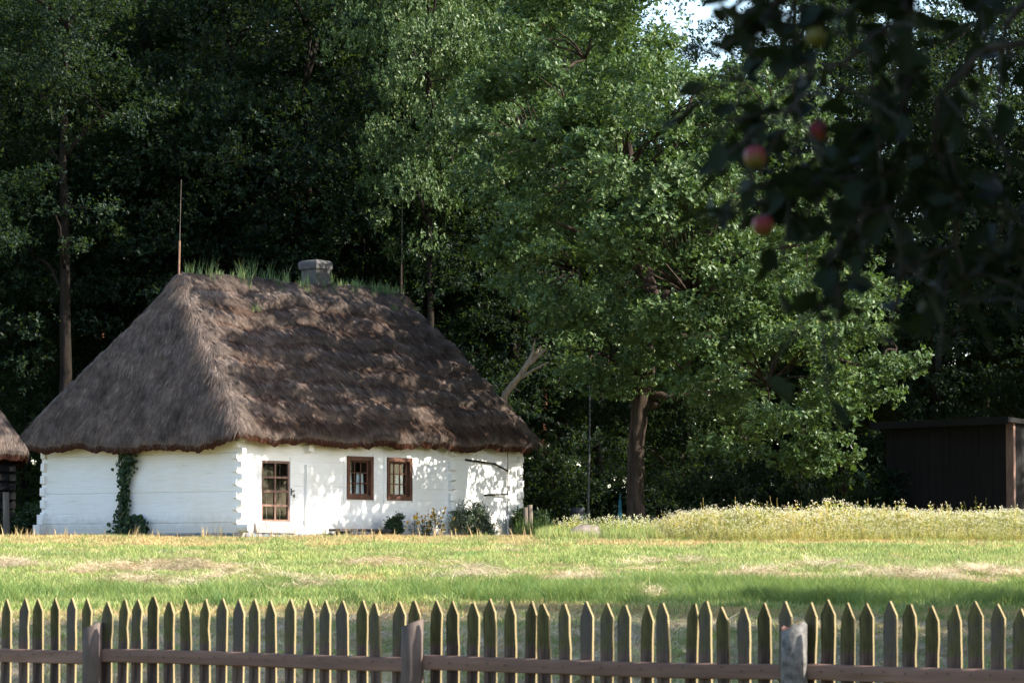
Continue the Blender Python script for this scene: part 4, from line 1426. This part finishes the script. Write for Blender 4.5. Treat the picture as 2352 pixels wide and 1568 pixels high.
# weeds by the oak's foot
wd = stalk_plant(960, .55, 6, .12, .016, 2, 5, M['pale_leaf'], M['white_petal'], M['pale_leaf'])
n = 420
wx = at(1290, 1240, 97).x + (at(1495, 1240, 97).x - at(1290, 1240, 97).x) * r.random(n); wy = 94.5 + 5 * r.random(n)
hs = value_noise(wx, wx * 0, 1.0, 14)
kp = (r.random(n) < (.35 + hs) * .45) & (np.hypot(wx - at(1336, 1235, 95).x, wy - 95) > .55)
scatter("white_weeds", "pale weeds with white heads round the boulder and the oak's foot", np.stack([wx, wy, ground_z(wx, wy)], 1)[kp], wd, .5, 1.15, 76, .15)
lt_ = mesh("weed_tuft", *blades(70, .22, .15, .40, .012, .5, 8), M['grass'])
n = 520
wx = at(1240, 1240, 97).x + 3.0 * r.random(n); wy = 93.5 + 6 * r.random(n)
scatter("tussock_grass", "rough green tussock grass at the oak's foot", np.stack([wx, wy, ground_z(wx, wy)], 1)[np.hypot(wx - at(1336, 1235, 95).x, wy - 94.6) > .6], lt_, .5, 1.1, 77, .1)

# boulder
v = at(1336, 1240, 95.2)
V, Fs = rock(44, .52, .4, .33, 9, 14, .25)
bo = obj("boulder", V, Fs, M['stone'], None, (v.x, v.y, gz(v.x, v.y) + .08), True)
tag(bo, "pinkish grey boulder half hidden in weeds left of the oak", "boulder")

# two posts by the cottage corner
for px, Y_, rr, top, lab in ((1207, 104.5, .07, 1165, "thinner grey wooden post touching the right corner of the cottage"), (1217, 104.6, .085, 1159, "thicker grey wooden post just right of the thinner one at the cottage corner")):
    v = at(px, top, Y_); g = gz(v.x, v.y)
    V, Fs = tube([(v.x + .03, v.y, g - .1), (v.x + .01, v.y, (g + v.z) / 2), (v.x, v.y, v.z)], [rr, rr * .95, rr * .9], 9)
    tag(obj("wooden_post", V, Fs, M['grey_wood'], None), lab, "post")
v = at(15, 1130, 104); g = gz(v.x, v.y)
V, Fs = tube([(v.x + .03, v.y, g - .1), (v.x, v.y, v.z)], [.10, .09], 9)
tag(obj("wooden_post", V, Fs, M['grey_wood'], None), "old wooden post in front of the small dark hut", "post")

# wattle fence in the shade behind
wf = thing("wattle_fence", "low dark wattle fence in the shade between the cottage and the oak", "fence", (at(1250, 1200, 107).x, 107, gz(0, 107)))
x1 = at(1352, 1200, 107).x - at(1250, 1200, 107).x
for i, fx_ in enumerate((.05, .42, .95, 1.25)):
    V, Fs = tube([(fx_ * x1 / 1.3, 0, -.1), (fx_ * x1 / 1.3, 0, .62 - .05 * (i % 2))], .045, 7); obj("stake", V, Fs, M['grey_wood'], wf)
for i in range(11):
    zz = .06 + .04 * i
    P = [(x1 * t, .05 * math.sin(t * 14 + i * 3.14), zz + .01 * math.sin(t * 9 + i)) for t in np.linspace(0, 1, 14)]
    V, Fs = tube(P, .016, 5); obj("withy", V, Fs, M['grey_wood'], wf)
V, F = box(0, x1 * .62, -.03, .02, .50, .54); obj("rail", V, F, M['grey_wood'], wf)

# bucket on a stump behind the wattle fence
v = at(1326, 1190, 109)
bk = thing("wooden_tub", "pale wooden tub with dark hoops behind the wattle fence", "tub", (v.x, v.y, gz(v.x, v.y)))
V, Fs = tube([(0, 0, 0), (0, 0, .45), (0, 0, 1.0)], [.17, .20, .215], 14); obj("staves", V, Fs, M['hive'], bk)
for zz, rr in ((.82, .216), (.58, .209)):
    V, Fs = tube([(0, 0, zz), (0, 0, zz + .05)], rr, 14, False); obj("hoop", V, Fs, M['iron'], bk)
v = at(1340, 1215, 108)
V, F = box(-.35, .35, -.2, .2, 0, .5)
ck = thing("wooden_crate", "blue grey box in the shade right of the wooden tub", "box", (v.x, v.y, gz(v.x, v.y)))
for i in range(4):
    V, F = box(-.36, .36, -.22, -.2, .02 + i * .125, .135 + i * .125); obj("board", V, F, M['hive'], ck)
V, F = box(-.35, .35, -.197, .2, .0, .51); obj("body", V, F, M['hive'], ck)

# teal wooden pump post
v = at(1423, 1236, 102.5)
pp = thing("garden_pump", "slim teal painted garden pump left of the oak trunk", "pump", (v.x, v.y, gz(v.x, v.y)))
V, Fs = tube([(0, 0, -.05), (0, 0, .1), (0, 0, .52), (0, 0, .64), (.01, 0, .8), (.01, 0, 1.12)], [.115, .11, .095, .065, .045, .035], 12); obj("body", V, Fs, M['teal'], pp, smooth=True)
V, Fs = tube([(.01, 0, 1.10), (.015, 0, 1.30)], [.012, .010], 6); obj("rod", V, Fs, M['teal'], pp)

# pale sapling stem
v0, v1 = at(1352, 1142, 108), at(1355, 935, 108)
g = gz(v0.x, v0.y)
sp_ = thing("birch_sapling", "thin pale straight sapling stem between the cottage and the oak", "tree", (v0.x, v0.y, g))
P = [(0, 0, -.05), (-.01, 0, 1.2), (.02, 0, 2.4), (.04, 0, v1.z - g), (.0, .1, v1.z - g + 2.5)]
V, Fs = tube(P, [.034, .03, .026, .022, .012], 7); obj("trunk", V, Fs, M['pale_pole'], sp_)
r = np.random.default_rng(14)
(Vl, Fl), cc_ = crown([(np.array([0, .1, v1.z - g + 2.4]), (.9, .9, 1.0)), (np.array([.4, .2, v1.z - g + 3.2]), (.7, .7, .8))], r, 1, .4, 18, 6, .09)
obj("crown", Vl, Fl, M['bush_leaf'], sp_)

# dead tree leaning behind the roof
DY = 107.0
v = at(1150, 1240, DY)
dt = thing("dead_tree", "bare broken dead tree with pale forked branches leaning out behind the right roof slope", "tree", (v.x, v.y, gz(v.x, v.y)))


def dl(px, py, dy=0.):
    w = at(px, py, DY + dy); return np.array([w.x - v.x, w.y - v.y, w.z - gz(v.x, v.y)])


V, Fs = tube([dl(1150, 1245), dl(1146, 1100), dl(1146, 980), dl(1160, 905), dl(1195, 862), dl(1214, 832), dl(1226, 808)], [.17, .15, .13, .105, .09, .085, .05], 9, rough=.05, rng=r); obj("trunk", V, Fs, M['dead_bark'], dt)
for P, ra, rb in (([dl(1214, 832), dl(1219, 808), dl(1236, 800, .1), dl(1243, 795, .1)], .045, .022), ([dl(1222, 815), dl(1226, 798), dl(1228, 782)], .028, .015), ([dl(1210, 838), dl(1230, 822, -.2), dl(1254, 810, -.3), dl(1256, 798, -.3)], .05, .02),
                  ([dl(1198, 866), dl(1220, 853, -.3), dl(1242, 840, -.5), dl(1262, 830, -.6)], .04, .012), ([dl(1182, 875), dl(1165, 880, .2), dl(1146, 882, .3)], .012, .005), ([dl(1180, 888), dl(1195, 898, -.2)], .012, .004)):
    V, Fs = tube(bez(P[0], P[len(P) // 2], P[-1], 7) + r.normal(0, .012, (7, 3)), np.linspace(ra, rb, 7) * 1.35, 6); obj("branch", V, Fs, M['dead_bark'], dt)

# ------------------------------------------------------------------ small hut on the left
HA = R(14)
hv = at(36, 1240, 108)
hut = thing("small_hut", "small dark log hut with a thatched roof cut off by the picture's left edge", "hut", (hv.x, hv.y, gz(hv.x, hv.y)), HA)
HL, HW = 6.0, 5.0
for i in range(8):
    z0 = .1 + i * .27
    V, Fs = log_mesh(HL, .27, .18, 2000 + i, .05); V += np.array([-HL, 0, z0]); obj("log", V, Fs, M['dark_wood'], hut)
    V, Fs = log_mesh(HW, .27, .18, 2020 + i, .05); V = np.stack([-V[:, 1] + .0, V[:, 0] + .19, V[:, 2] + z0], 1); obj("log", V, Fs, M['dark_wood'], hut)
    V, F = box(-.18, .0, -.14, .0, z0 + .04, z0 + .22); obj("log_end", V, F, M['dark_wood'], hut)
hr = Roof(HL, HW, .42, 2.75, 2.6, 2.6, 6.4, 1.9, HL - 1.9, 23)
sub = link("roof_frame", None, hut, (-HL, 0, 0))
hroof = build_roof(hut, hr, straw=14000, step=.06)
hroof.location = (-HL, 0, 0)
bpy.data.objects.remove(sub)

# ------------------------------------------------------------------ dark shed on the right
sv = at(2316, 1180, 106)
SA = R(4)
shed = thing("board_shed", "dark flat roofed board shed in the shade at the right edge", "shed", (sv.x, sv.y, gz(sv.x, sv.y)), 0)
s0 = at(2035, 1180, 110)
L_ = math.hypot(s0.x - sv.x, 4.0)
shed.rotation_euler = (0, 0, math.atan2(s0.y - sv.y, s0.x - sv.x) + math.pi)
hS = (1180 - 962) / FPX * 106 + .75
nb_ = 17
r = np.random.default_rng(15)
for i in range(nb_):
    a0 = -L_ + L_ * i / nb_; a1 = -L_ + L_ * (i + 1) / nb_ - .012
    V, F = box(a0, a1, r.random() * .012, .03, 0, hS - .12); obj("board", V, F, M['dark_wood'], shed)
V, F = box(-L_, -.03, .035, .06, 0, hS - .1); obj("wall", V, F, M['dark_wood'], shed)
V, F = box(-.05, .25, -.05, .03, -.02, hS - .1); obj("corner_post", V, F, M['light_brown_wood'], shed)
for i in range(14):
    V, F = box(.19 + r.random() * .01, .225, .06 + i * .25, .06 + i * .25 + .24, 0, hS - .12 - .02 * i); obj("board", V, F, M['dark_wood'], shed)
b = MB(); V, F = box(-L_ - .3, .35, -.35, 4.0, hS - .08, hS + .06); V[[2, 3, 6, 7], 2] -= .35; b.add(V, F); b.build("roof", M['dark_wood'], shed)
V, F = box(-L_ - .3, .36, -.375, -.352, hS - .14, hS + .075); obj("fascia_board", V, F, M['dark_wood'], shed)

# ------------------------------------------------------------------ picket fence
FC, FY = math.radians(39), 25.3
fence = thing("picket_fence", "weathered mossy picket fence with pointed pales across the foreground", "fence", (0, FY, 0), -FC)


def fence_t(px):
    u = (px - CX) / FPX
    return u * FY / (math.cos(FC) + u * math.sin(FC))


def picket_mat():
    m, nt, b = new_mat("mossy_picket")
    tc = nt.nodes.new("ShaderNodeTexCoord"); sep = nt.nodes.new("ShaderNodeSeparateXYZ")
    nt.links.new(tc.outputs["Object"], sep.inputs[0])
    rnd = objrand(nt)
    g0 = noise_tex(nt, 22, vscale=(1, 1, .08), detail=6, rough=.7)
    gn = nt.nodes.new('ShaderNodeMapRange'); gn.inputs[1].default_value = .36; gn.inputs[2].default_value = .64
    nt.links.new(mathn(nt, 'ADD', g0, mathn(nt, 'MULTIPLY', mathn(nt, 'SUBTRACT', objrand(nt), .5), .16)), gn.inputs[0]); g = gn.outputs[0]
    patch = noise_tex(nt, 5, detail=4)
    z = mathn(nt, 'ADD', sep.outputs[2], mathn(nt, 'MULTIPLY', mathn(nt, 'SUBTRACT', rnd, .5), .06))
    z = mathn(nt, 'ADD', z, mathn(nt, 'MULTIPLY', mathn(nt, 'SUBTRACT', patch, .5), .03))
    up = mathn(nt, 'SMOOTHSTEP', .985, 1.0, z) if False else ramp(nt, mathn(nt, 'SUBTRACT', z, .5), [(.485, (0, 0, 0)), (.505, (1, 1, 1))])
    moss = ramp(nt, g, [(.2, (0.030, 0.028, 0.011)), (.8, (0.105, 0.096, 0.036))])
    dark = ramp(nt, g, [(.2, (0.020, 0.018, 0.015)), (.8, (0.082, 0.072, 0.060))])
    brown = ramp(nt, g, [(.2, (0.032, 0.021, 0.017)), (.8, (0.115, 0.08, 0.066))])
    sel = mathn(nt, 'ADD', mathn(nt, 'MULTIPLY', rnd, .92), mathn(nt, 'MULTIPLY', mathn(nt, 'SUBTRACT', patch, .5), 1.6))
    mossd = mixc(nt, ramp(nt, sel, [(.45, (0, 0, 0)), (.8, (1, 1, 1))]), moss, dark)
    c = mixc(nt, up, brown, mossd)
    nt.links.new(c, b.inputs["Base Color"])
    b.inputs["Roughness"].default_value = .85
    b.inputs["Specular IOR Level"].default_value = .2
    bump(nt, b, g, .6, .006)
    return m


M['picket'] = picket_mat()
M['sunlit_side'] = plain("sunlit_picket_side", (0.235, 0.185, 0.095), .85, 12, .35, .3, (1, 1, .15))  # pale right edges: the sunlight on them is put into the colour
M['rail'] = plain("rail_wood", (0.17, 0.102, 0.077), .8, 9, .35, .4, (.12, 1, 1))
M['post_bark'] = plain("post_bark", (0.10, 0.076, 0.065), .85, 9, .55, .7, (1, 1, .25))
M['grey_bark'] = plain('lichen_bark', (0.11, 0.105, 0.098), .9, 16, .7, 1.0)
M['post_cut'] = plain("sawn_post_top", (0.62, 0.52, 0.47), .8, 14, .2, .3)
pks = [18, 57, 94, 131, 169, 208, 246, 282, 315, 353, 392, 434, 473, 509, 548, 587, 627, 668, 708, 749, 792, 832, 872, 915, 957, 1001, 1043, 1086, 1130, 1174, 1217, 1260, 1303, 1346, 1391, 1436, 1482,
       1528, 1577, 1621, 1667, 1711, 1755, 1801, 1850, 1893, 1942, 1990, 2038, 2088, 2136, 2185, 2237, 2286, 2334]
pks = [-21 - 38 * k for k in range(13, -1, -1)] + pks + [2384 + 50 * k for k in range(14)]
r = np.random.default_rng(17)
for i, px in enumerate(pks):
    t = fence_t(px)
    w = (.093 + .012 * r.random()) / 2; d = .008
    H_ = 1.315 + r.normal(0, .010)
    sh = .085 + .02 * r.random(); dx = r.normal(0, .004)
    zs = [0, .35, .7, 1.0, H_ - sh - .12, H_ - sh]
    L_pts = [(-w + r.normal(0, .0022), z) for z in zs]; R_pts = [(w + r.normal(0, .0022), z) for z in zs]
    if r.random() < .16:
        R_pts[4] = (w - .012, R_pts[4][1])
    top = [(dx - .006, H_ - .004), (dx + .004, H_)] if r.random() < .8 else [(dx - .014, H_ - .012), (dx + .012, H_ - .010)]
    out = L_pts + top + R_pts[::-1]
    n = len(out)
    fr = np.array([(x_, -d, z_) for x_, z_ in out]); bk_ = np.array([(x_, d, z_) for x_, z_ in out])
    V = np.concatenate([fr, bk_])
    # front and back faces as strips so they stay flat and clean
    nl = len(zs)
    quads = [[k, n - 1 - k, n - 2 - k, k + 1] for k in range(nl - 1)]
    quads += [[nl - 1, n - nl, n - nl - 1, nl]]
    qf = np.array(quads); qb = qf[:, ::-1] + n
    sidef = np.array([[k, k + 1, k + 1 + n, k + n] for k in range(n - 1)])
    me = mesh("picket", V, [qf, qb, sidef], M['picket'])
    me.materials.append(M['sunlit_side'])
    mi = np.zeros(len(qf) * 2 + len(sidef), np.int32)
    mi[len(qf) * 2 + nl - 1:] = 1
    mi[len(qf) * 2 + nl - 1: len(qf) * 2 + nl + 1] = 0
    me.polygons.foreach_set("material_index", mi)
    o = link("picket", me, fence, (t, 0, 0))
    o.rotation_euler = (r.normal(0, .012), r.normal(0, .011), r.normal(0, .06))
posts = [(233, 1432, .075, 'cut'), (965, 1426, .080, 'cut'), (1838, 1432, .088, 'rough')]
pt_ = [fence_t(p_[0]) for p_ in posts]
ends = [fence_t(-540)] + pt_ + [fence_t(3060)]
nail_m = mesh("nail", *rock(4, .006, .004, .006, 5, 6, .02), M['iron'])
for k in range(4):
    a0 = ends[k] + (.06 if k else 0); a1 = ends[k + 1] - (.06 if k < 3 else 0)
    for zz, hh in ((.878, .095), (.30, .09)):
        n = 12
        V, Fs = log_mesh(a1 - a0, hh, .034, 2500 + k * 2 + int(zz * 10), .004)
        V = V * np.array([1, 1, 1]) + np.array([a0, -.05, zz - hh / 2])
        V[:, 2] += .01 * np.sin((V[:, 0] - a0) * 1.3 + k)
        rail = obj("rail", V, Fs, M['rail'], fence)
        for px in pks:
            t = fence_t(px)
            if zz > .5 and a0 + .03 < t < a1 - .03:
                link("nail", nail_m, rail, (t + r.normal(0, .006), -.062, zz + .01 + r.normal(0, .008)))
for (px, py, rr, kind), t in zip(posts, pt_):
    Yp = FY - t * math.sin(FC)
    zt = EYE + (HOR - py) / FPX * Yp
    ns = 18
    P = [(0, 0, -.05), (.004, 0, .3), (0, 0, .6), (-.004, 0, .9), (0, 0, zt - .06)]
    V, Fs = tube(P, [rr, rr * 1.02, rr, rr * .98, rr * .95], ns, True, .02, r)
    # slanting saw cut, higher on the right
    topi = np.arange(4 * ns, 5 * ns)
    V[topi, 2] += .05 + V[topi, 0] * (.36 if kind == 'cut' else .25) + V[topi, 1] * .16 + (r.normal(0, .012, ns) if kind == 'rough' else 0)
    me = mesh("post", V, Fs, M['post_bark' if kind == 'cut' else 'grey_bark'], False)
    me.materials.append(M['post_cut'] if kind == 'cut' else M['brown_wood'])
    mi = np.zeros(len(me.polygons), np.int32); mi[-1] = 1
    me.polygons.foreach_set("material_index", mi)
    sm_ = np.ones(len(me.polygons), bool); sm_[-2:] = False
    me.polygons.foreach_set("use_smooth", sm_)
    o = link("post", me, fence, (t, -.075, 0))
    if kind == 'rough': o["label"] = "barky grey post with a broken rough top"

# ------------------------------------------------------------------ apple tree overhead
ap = thing("apple_tree", "out of focus dark apple branches hanging down at the upper right", "tree", (2.65, 8.05, 0))
r = np.random.default_rng(23)


def al(px, py, Y_=9.1):
    w = at(px, py, Y_ * .86); return np.array([w.x - 2.65, w.y - 8.05, w.z])


mb = MB()
V, Fs = tube([(0, 0, -.1), (.03, 0, .8), (-.05, .0, 1.6), (-.3, -.05, 2.6), (-.6, -.1, 3.6)], [.13, .11, .10, .08, .05], 10, rough=.04, rng=r); obj("trunk", V, Fs, M['apple_bark'], ap, smooth=True)
hang = [([(-.55, -.1, 3.5), al(2150, -250), al(2097, 0), al(2083, 300), al(2070, 640)], .022, .006), ([(-.3, -.05, 2.6), al(2330, 60, 9.0), al(2135, 234, 9.0), al(2203, 440, 9.1), al(2215, 760, 9.1)], .016, .005),
        ([(-.6, -.1, 3.6), al(1950, -300, 9.2), al(1825, -20, 9.2), al(1834, 180, 9.2), al(1850, 420, 9.2)], .016, .004), ([al(2097, 0), al(1960, 120, 8.9), al(1800, 250, 8.8), al(1740, 330, 8.8)], .010, .004),
        ([al(2083, 300), al(1960, 380, 9.4), al(1850, 440, 9.4), al(1760, 480, 9.4)], .010, .004), ([al(1950, -300, 9.2), al(1830, -60, 9.0), al(1740, 80, 9.0), al(1700, 220, 9.0)], .010, .003),
        ([(-.3, -.05, 2.7), al(2360, -60, 9.6), al(2290, 180, 9.6), al(2330, 420, 9.6), al(2310, 560, 9.6)], .014, .004), ([(-.2, -.05, 2.3), al(2420, 500, 9.2), al(2300, 600, 9.2), al(2180, 650, 9.2)], .012, .004),
        ([al(2083, 300), al(2000, 480, 9.0), al(1935, 560, 9.0), al(1890, 690, 9.0)], .009, .003)]
lp, ld, ln = [], [], []
for P, ra, rb in hang:
    P = np.array(P)
    tt = np.linspace(0, len(P) - 1, 20)
    Q = np.stack([np.interp(tt, np.arange(len(P)), P[:, j]) for j in range(3)], 1)
    Q[1:-1] = (Q[:-2] + Q[1:-1] * 2 + Q[2:]) / 4
    Q += r.normal(0, .006, Q.shape)
    V, Fs = tube(Q, np.linspace(ra, rb, 20) * .75, 6)
    obj("branch", V, Fs, M['apple_bark'], ap, smooth=True)
    for i in range(3, 20):
        for k in range(2):
            if r.random() < .40: continue
            b0 = Q[i]
            d = unit(np.array([r.normal(-.2, .8), r.normal(0, .8), r.normal(-.1, .6)]))
            Lt = .10 + .16 * r.random()
            tip = b0 + d * Lt + np.array([0, 0, -.05])
            V, Fs = tube(bez(b0, b0 + d * Lt * .5, tip, 4), [.004, .003, .003, .002], 4); mb.add(V, Fs)
            for s_ in np.linspace(.15, 1, 5):
                lp.append(b0 + (tip - b0) * s_ + r.normal(0, .01, 3)); ld.append(d + r.normal(0, .9, 3) + np.array([0, 0, -.35])); ln.append(np.array([0, 0, 1.]) + r.normal(0, .6, 3))
mb.build("twigs", M['apple_bark'], ap)["kind"] = "stuff"
lp, ld, ln = np.array(lp), np.array(ld), np.array(ln)


def apple_leaf_mesh(seed):
    rr = np.random.default_rng(seed)
    Ls = np.array([0, .12, .35, .62, .85, 1.0]); Ws = np.array([.02, .16, .27, .25, .13, .01])
    V = []
    for l, w in zip(Ls, Ws):
        zc = -.12 * l * l + rr.normal(0, .01)
        V += [(l, -w, zc + .10 * w / .33 * (1 + rr.normal(0, .2))), (l, 0, zc), (l, w, zc + .10 * w / .33 * (1 + rr.normal(0, .2)))]
    F = [[i * 3 + j, i * 3 + 3 + j, i * 3 + 4 + j, i * 3 + 1 + j] for i in range(5) for j in range(2)]
    return mesh("leaf", np.array(V), np.array(F), M['apple_leaf'], True)


alm = [apple_leaf_mesh(i) for i in range(4)]
wp = lp + np.array([2.65, 8.05, 0])
lpx = CX + wp[:, 0] / wp[:, 1] * FPX; lpy = HOR - (wp[:, 2] - EYE) / wp[:, 1] * FPX
pk = np.where(lpy > 470, np.where(lpx > 1850, .55, .38), np.where(lpx > 1900, 1.0, .85)) * np.where(lpx < 1720, .55, 1.0)
kp = r.random(len(lp)) < pk
kp &= ~((lpx > 1490) & (lpx < 1660) & (lpy < 90))
lp, ld, ln, wp = lp[kp], ld[kp], ln[kp], wp[kp]
inview = (np.abs(wp[:, 0]) < .1385 * wp[:, 1] * 1.04) & (wp[:, 2] < EYE + .155 * wp[:, 1])
order = np.argsort(~inview, kind='stable')
leaf_idx = r.permutation(np.nonzero(inview)[0])
single = leaf_idx[:300]
rest = np.setdiff1d(np.arange(len(lp)), single)
for i in single:
    o = link("leaf", alm[i % 4], ap, lp[i])
    D = Vector(ld[i]).normalized(); Nv = Vector(ln[i]); Sd = Nv.cross(D).normalized(); Nv = D.cross(Sd)
    o.rotation_euler = Matrix((D, Sd, Nv)).transposed().to_euler()
    o.scale = (.046 + .024 * r.random(),) * 3
extra_p = []
for i in range(7000):
    c = np.array([r.normal(.2, 1.2), r.normal(0, 1.1), 3.7 + r.normal(0, .7)])
    w = c + np.array([2.65, 8.05, 0])
    if abs(w[0]) < .1385 * w[1] * 1.08 and w[2] < EYE + .153 * w[1] * 1.08: continue
    if w[1] < 5.8: continue
    extra_p.append(c)
extra_p = np.array(extra_p)
Pa = np.concatenate([lp[rest], extra_p]); Da = np.concatenate([ld[rest], r.normal(size=extra_p.shape)]); Na = np.concatenate([ln[rest], np.array([0, 0, 1.]) + r.normal(0, .5, extra_p.shape)])
V, F = leaves(Pa, Da, Na, .065 + .03 * r.random(len(Pa)), .045 + .015 * r.random(len(Pa)), 4)
obj("foliage", V, F, M['apple_leaf'], ap)["kind"] = "stuff"


def apple_mat():
    m, nt, b = new_mat("apple_skin")
    tc = nt.nodes.new("ShaderNodeTexCoord"); sep = nt.nodes.new("ShaderNodeSeparateXYZ")
    nt.links.new(tc.outputs["Object"], sep.inputs[0])
    n_ = noise_tex(nt, 30, detail=4, vscale=(1, 1, .3))
    f = mathn(nt, 'ADD', mathn(nt, 'MULTIPLY', sep.outputs[2], 14), mathn(nt, 'MULTIPLY', n_, .7))
    c = ramp(nt, f, [(.0, (0.09, 0.075, 0.012)), (.28, (0.125, 0.04, 0.014)), (.6, (0.15, 0.015, 0.02))])
    nt.links.new(c, b.inputs["Base Color"]); b.inputs["Roughness"].default_value = .45; b.inputs['Specular IOR Level'].default_value = .25
    return m


M['apple'] = apple_mat()
M['green_apple'] = plain("green_apple_skin", (0.085, 0.08, 0.010), .4, 20, .2, 0)
ar_ = np.array([(.001, .026), (.008, .029), (.018, .031), (.028, .024), (.033, .008), (.032, -.008), (.026, -.022), (.016, -.030), (.007, -.029), (.001, -.025)])
an = np.linspace(0, 2 * np.pi, 16, endpoint=False)
AV = np.array([[rr * math.cos(t), rr * math.sin(t), z] for rr, z in ar_ for t in an])
i = np.arange(len(ar_) - 1)[:, None] * 16; j = np.arange(16)[None]; jj = (j + 1) % 16
AF = np.stack([i + j, i + 16 + j, i + 16 + jj, i + jj], -1).reshape(-1, 4)
am_ = mesh("apple", AV, AF, M['apple'], True); gm_ = mesh("apple", AV, AF, M['green_apple'], True)
sV, sF = tube([(0, 0, .022), (.003, 0, .04), (.006, 0, .06)], .0016, 5)
stm = mesh("stem", sV, sF, M['apple_bark'])
for px, py, Y_, me, lab, ro in ((1737, 360, 8.5, am_, "blurred red apple hanging farthest left just above the lowest one", .3), (1755, 518, 8.9, am_, "blurred red and yellow apple hanging lowest", -.2), (1884, 300, 8.9, am_, "blurred half hidden red apple hanging right of and above the other red ones", .5),
                                (1878, 80, 8.9, gm_, "blurred yellow green apple hanging highest near the top edge", .1)):
    w = at(px, py, Y_ * .86)
    o = tag(link("apple", me, None, w), lab, "apple")
    o.rotation_euler = (ro, ro * .6, px); o.scale = (.68,) * 3
    link("stem", stm, o)
